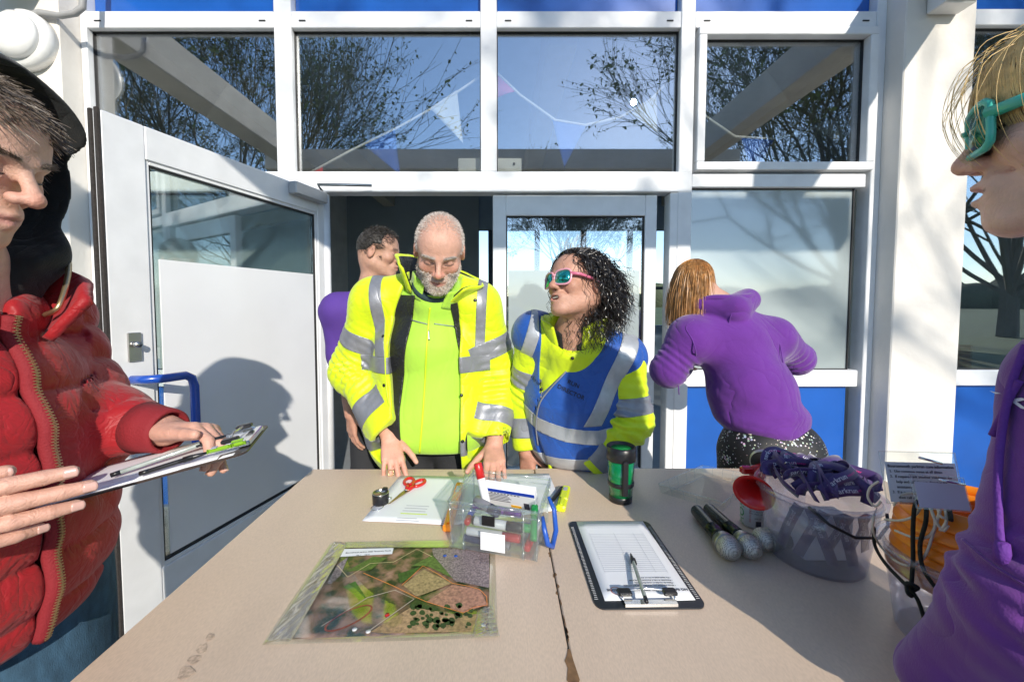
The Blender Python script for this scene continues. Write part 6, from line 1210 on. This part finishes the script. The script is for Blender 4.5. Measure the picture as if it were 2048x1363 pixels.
for i in range(len(zs)): mb.bbox(zs[i]+Vector((.0155, .0016 if i % 2 else -.0016, 0)), (.0020, .0032, .0008), None, .0004)
mb.build('zip_teeth', brass, pE)['kind'] = 'stuff'
collar(nbE+Vector((.005, .0, -.085)), (.35, 0, 1), (1, 0, 0), 38, 325, .118, .150, .105, redj, pE, 'jacket_collar', .016, .004, 1.0)
c_a = nbE+Vector((.10, .115, -.03)); MB().tube(sm([FR.march(Vector((-.4, .70, 1.32)), Vector((-1, 0, 0)), 0, .003, 1), nbE+Vector((.112, .085, -.06)), nbE+Vector((.07, .14, .02)), nbE+Vector((.0, .165, .05))], 8), .0045, 6).build('collar_zip', brass, pE)
hoodm = mat('black_hood', (.010, .012, .013), .9, var=.2, scale=20, bump=.5, bscale=350, sheen=.12, wr=((9, .012),)); FO = Field(); hc = HE.w((-.042, -.022, .0)); FO.ell(hc, (.148, .155, .165), .02, M=HE.R); FO.cone(HE.w((0, -.06, -.11)), nbE+Vector((-.02, 0, -.03)), .12, .135, .06); FO.cone(HE.w((-.13, .03, -.13)), HE.w((.08, .03, -.15)), .045, .045, .04)
FO.ell(HE.w((-.042, .03, .005)), (.131, .165, .147), .02, 's', M=HE.R); fdir = A3(HE.R @ Vector((0, 1, -.12))); FO.fun(lambda p: .088-((p-A3(HE.c))@fdir), .014); FO.cone(HE.w((0, .02, -.08)), HE.w((0, .14, -.20)), .085, .085, .02, 's')
FO.disp(fold(.004, 30, 41)); FO.fun(lambda p: p[:, 2]-1.34, .01); skinmesh('hood', FO, (-1.12, .35, 1.3), (-.5, .88, 1.80), .005, hoodm, pE)
face_detail(HE, FE, pE, mat('brow_grey', (.16, .12, .09), .6), lashd, 1.4)
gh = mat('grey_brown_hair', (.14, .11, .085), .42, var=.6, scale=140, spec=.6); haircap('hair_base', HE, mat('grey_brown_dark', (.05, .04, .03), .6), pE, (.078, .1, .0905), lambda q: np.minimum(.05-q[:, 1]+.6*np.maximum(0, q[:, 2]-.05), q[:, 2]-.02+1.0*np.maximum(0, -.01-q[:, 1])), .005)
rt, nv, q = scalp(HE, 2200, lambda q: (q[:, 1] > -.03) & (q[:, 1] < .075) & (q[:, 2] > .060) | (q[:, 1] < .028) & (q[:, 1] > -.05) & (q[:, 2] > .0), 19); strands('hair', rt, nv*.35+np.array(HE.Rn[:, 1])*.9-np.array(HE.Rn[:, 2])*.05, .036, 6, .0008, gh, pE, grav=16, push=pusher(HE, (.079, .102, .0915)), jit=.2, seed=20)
jean = mat('blue_denim', (.035, .085, .14), .85, var=.35, scale=60, bump=.6, bscale=600, stretch=(1, 1, .4)); JE = Field(); JE.ell((-.965, .655, .88), (.165, .19, .14), .03); legs(JE, (-.95, .56, .80), (-.95, .75, .80), (-.97, .52, .06), (-.97, .80, .06), .108, .07); JE.cone((-.92, .76, .80), (-.93, .79, .4), .115, .10, .03); JE.disp(fold(.006, 30, 44)); skinmesh('jeans', JE, (-1.2, .3, .02), (-.68, 1.02, 1.02), .009, jean, pE); shoes(pE, [(-.97, .52), (-.97, .80)], (1, 0, 0))
# clipboard in his hands
N1, NR, FLc = P(45, 1030, .59), P(492, 908, .69), P(190, 945, .75); vx = NR-N1; Lb = vx.length; vx.normalize(); wy = FLc-N1; wy = wy-vx*wy.dot(vx); Wb = .195; wy.normalize(); up_ = vx.cross(wy)
Mh = frame(N1+vx*Lb/2+wy*Wb/2, wy*-1, vx, wy.cross(vx)*-1) if vx.cross(wy).z > 0 else frame(N1+vx*Lb/2+wy*Wb/2, wy, vx, wy.cross(vx))
ch = clipboard(Mh, Wb, Lb, 'dark clipboard with white paper held by the man in red', mat('brown_board', (.045, .028, .022), .4)); sy = 1 if (Mh.to_3x3() @ Vector((0, 1, 0))).dot(vx) > 0 else -1
cpaper(Mh, ch, -Wb*.46, Wb*.46, -Lb*.47*sy, Lb*.44*sy, .005, curl=-.006); cpaper(Mh, ch, -Wb*.45, Wb*.47, -Lb*.46*sy, Lb*.43*sy, .0035)
MB().bbox((0, sy*Lb*.46, .008), (.055, .010, .005), Mh, .002).build('clip_base', chrome, ch); MB().tube([Mh @ Vector(v) for v in ((-.05, sy*Lb*.46, .01), (-.052, sy*Lb*.39, .022), (0, sy*Lb*.37, .024), (.052, sy*Lb*.39, .022), (.05, sy*Lb*.46, .01))], .0022, 8).build('clip_wire', chrome, ch)
for s in (-1, 1): MB().bbox((s*.048, sy*Lb*.39, .021), (.008, .014, .004), Mh, .002).build('clip_grip', blk, ch)
up3 = up_; bpt = lambda u, v, z: Mh @ Vector((Wb*u, sy*Lb*v, z)); nearx = -1 if (bpt(-.5, 0, 0)-N1).length < (bpt(.5, 0, 0)-N1).length else 1
pen(bpt(-nearx*.02, .30, .020), bpt(nearx*.20, -.22, .012), 'black ballpoint pen lying across the held clipboard', clearb, blk, cap=.036)
pen(bpt(nearx*.40, .28, .016), bpt(nearx*.43, -.02, .012), 'dark pen tucked along the near edge of the held clipboard', blk, blk, cap=.03)
highlighter(bpt(nearx*.42, .30, .018), bpt(nearx*.42, .50, .018), mat('lime_plastic', (.22, .42, .02), .3), MATS['lime_plastic'], 'lime green highlighter clipped to the end of the held clipboard', .0055, .0035)
# ---------------------------------------------------------------- blonde woman on the right
pF = person((.74, .42, 0), 'blonde woman in turquoise sunglasses and a purple hoodie at the right edge')
HF = Head((.628, .412, 1.540), (-.62, .785, -.05), 1.0, R(0)); nbF = Vector((.735, .37, 1.365)); aS, aE, aW = Vector((.722, .460, 1.235)), Vector((.648, .445, .965)), Vector((.600, .535, .800)); bS, bE, bW = Vector((.87, .27, 1.25)), Vector((.86, .20, 1.0)), Vector((.70, .22, .85))
FF = Field(); HF.add(FF, nbF, 'smile', .96, 1.0); FF.cone(nbF, (.75, .40, 1.1), .068, .13, .05); FF.chain([aS, aE, aW], [.05, .042, .029], .03); FF.chain([bS, bE, bW], [.05, .042, .029], .03); FF.cone(aS, bS, .06, .06, .04); tF = hand(FF, aW, (.05, -.10, -1), (-.8, .4, 0), (-.3, .9, 0), (.2, .25, .3, .3), .06, .94); hand(FF, bW, (-.6, .2, -.6), (0, -.6, .6), (0, 1, 0), .4, s=.94)
skinmesh('body', FF, (.40, .10, .58), (1.0, .80, 1.72), .0037, skin, pF, lambda V: HF.colour(V, (.74, .46, .35), (.55, .22, .19), (.35, .22, .12), flush=.4))
FP = Field(); FP.cone((.81, .385, 1.27), (.79, .39, 1.08), .10, .160, .06); FP.ell((.785, .39, 1.05), (.160, .150, .20), .06); FP.ell((.78, .38, .88), (.160, .150, .16), .05); FP.cone(aS, bS, .078, .078, .06); FP.cone(aS, aE, .084, .088, .05); FP.cone(aE, sidepts(aE, aW, .86), .086, .056, .05); FP.cone(bS, bE, .088, .08, .05); FP.cone(bE, sidepts(bE, bW, .86), .08, .05, .05)
FP.ell(nbF+Vector((.05, .0, -.06)), (.100, .100, .045), .03); FP.cone(nbF+Vector((.06, -.10, -.02)), nbF+Vector((.13, .02, -.03)), .06, .06, .05); FP.fun(lambda p: np.linalg.norm((p-A3(nbF)-np.array([-.035, .045, .03], f4))*np.array([1, 1, .9], f4), axis=1)-.070, .02); FP.fun(lambda p: p[:, 2]-.80, .01); FP.disp(fold(.0065, 14, 51)); FP.disp(elbows([(aE, aS), (aE, aW)], .0042))
hfo, VP_, QP_ = skinmesh('hoodie', FP, (.42, .05, .74), (1.1, .75, 1.46), .0045, mat('plum_cotton', (.150, .030, .235), .9, var=.14, scale=10, bump=.3, bscale=480, sheen=.35, wr=((4, .014), (9, .003))), pF); plum = MATS['plum_cotton']
rope(FP, [(1925, 1078), (1950, 1100), (1985, 1128), (2020, 1150), (2060, 1175)], .0018, plum, pF, 'seam', .0005); rope(FP, [(2052, 690), (2022, 770), (2004, 860), (1996, 950), (1998, 1050), (2002, 1090)], .0042, mat('purple_cord', (.13, .03, .27), .8, bump=.8, bscale=300), pF, 'drawstring', .006)
q = FP.hit(2004, 1104, off=.007); MB().tube([q+Vector((0, 0, .012)), q, q-Vector((0, 0, .012))], [.006, .0075, .006], 8).build('cord_knot', MATS['purple_cord'], pF); rope(FP, [(2040, 760), (2022, 790), (2005, 830), (1985, 870)], .0040, MATS['purple_cord'], pF, 'drawstring', .004)
wprint = mat('white_print', (.75, .73, .78), .7); g0 = Vector((-.55, .83, 0)); uF = Vector((.83, -.05, -.12)); 
project_text('parkrun', .026, wprint, 2034, 800, FP, pF, (.72, -.55, -.10), (.10, -.05, 1), .012)
sunglasses(HF, pF, mat('turquoise_frame', (.06, .48, .36), .35, coat=.3), mat('green_lens', (.02, .16, .10), .08, .3), MATS['turquoise_frame'], .002, .0295, .0245, rim=.0040, tmp=1.25, pw=6)
MB().bbox((0, 0, 0), (.014, .003, .0032), Matrix.Translation(HF.w((0, .086, -.064))) @ HF.R.to_4x4(), .001).build('teeth', MATS['teeth'], pF)
face_detail(HF, FF, pF, mat('brow_fair', (.3, .19, .1), .6), lashd)
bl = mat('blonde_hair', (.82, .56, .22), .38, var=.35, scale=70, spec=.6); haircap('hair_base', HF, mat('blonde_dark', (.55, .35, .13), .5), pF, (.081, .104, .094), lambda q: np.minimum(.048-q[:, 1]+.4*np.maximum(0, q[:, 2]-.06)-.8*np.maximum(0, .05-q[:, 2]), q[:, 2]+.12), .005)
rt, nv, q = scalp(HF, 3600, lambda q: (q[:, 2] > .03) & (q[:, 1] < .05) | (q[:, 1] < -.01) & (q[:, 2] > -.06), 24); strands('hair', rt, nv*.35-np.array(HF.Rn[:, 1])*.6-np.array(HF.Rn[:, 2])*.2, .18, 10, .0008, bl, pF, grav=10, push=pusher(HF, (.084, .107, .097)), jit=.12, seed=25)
fx, fy, fz = [np.array(HF.Rn[:, k]) for k in range(3)]
rt, nv, q = scalp(HF, 1300, lambda q: (q[:, 2] > .070) & (q[:, 1] > .0) & (q[:, 1] < .072) & (np.abs(q[:, 0]) < .055), 26); strands('fringe', rt+nv*.003, nv*.15+fy*.45-fx*.75, .105, 9, .0006, bl, pF, grav=22, push=pusher(HF, (.080, .101, .091), hug=1.13), jit=.14, seed=27, tri=True)
rt, nv, q = scalp(HF, 26, lambda q: (q[:, 2] > .075) & (q[:, 1] > .03) & (q[:, 1] < .07) & (q[:, 0] < .02), 28); strands('loose_strands', rt+nv*.003, nv*.2+fy*.75-fx*.4, .165, 14, .00055, bl, pF, grav=20, push=pusher(HF, (.084, .108, .097), hug=1.25), jit=.2, seed=29, tri=True)
rt, nv, q = scalp(HF, 1500, lambda q: (q[:, 2] > .0) & (q[:, 1] < .055) & (q[:, 0] < .02) & (q[:, 1] > -.06), 30); strands('side_hair', rt+nv*.002, nv*.1-fy*.35-fz*.7, .15, 10, .0008, bl, pF, grav=8, push=pusher(HF, (.080, .101, .091), hug=1.3), jit=.10, seed=31)
JF = Field(); JF.ell((.77, .38, .82), (.15, .145, .14), .03); legs(JF, (.70, .36, .78), (.84, .36, .78), (.72, .34, .06), (.86, .34, .06), .095); skinmesh('trousers', JF, (.5, .1, .02), (1.05, .6, .98), .010, charc, pF); shoes(pF, [(.72, .34), (.86, .34)], (-.3, 1, 0))
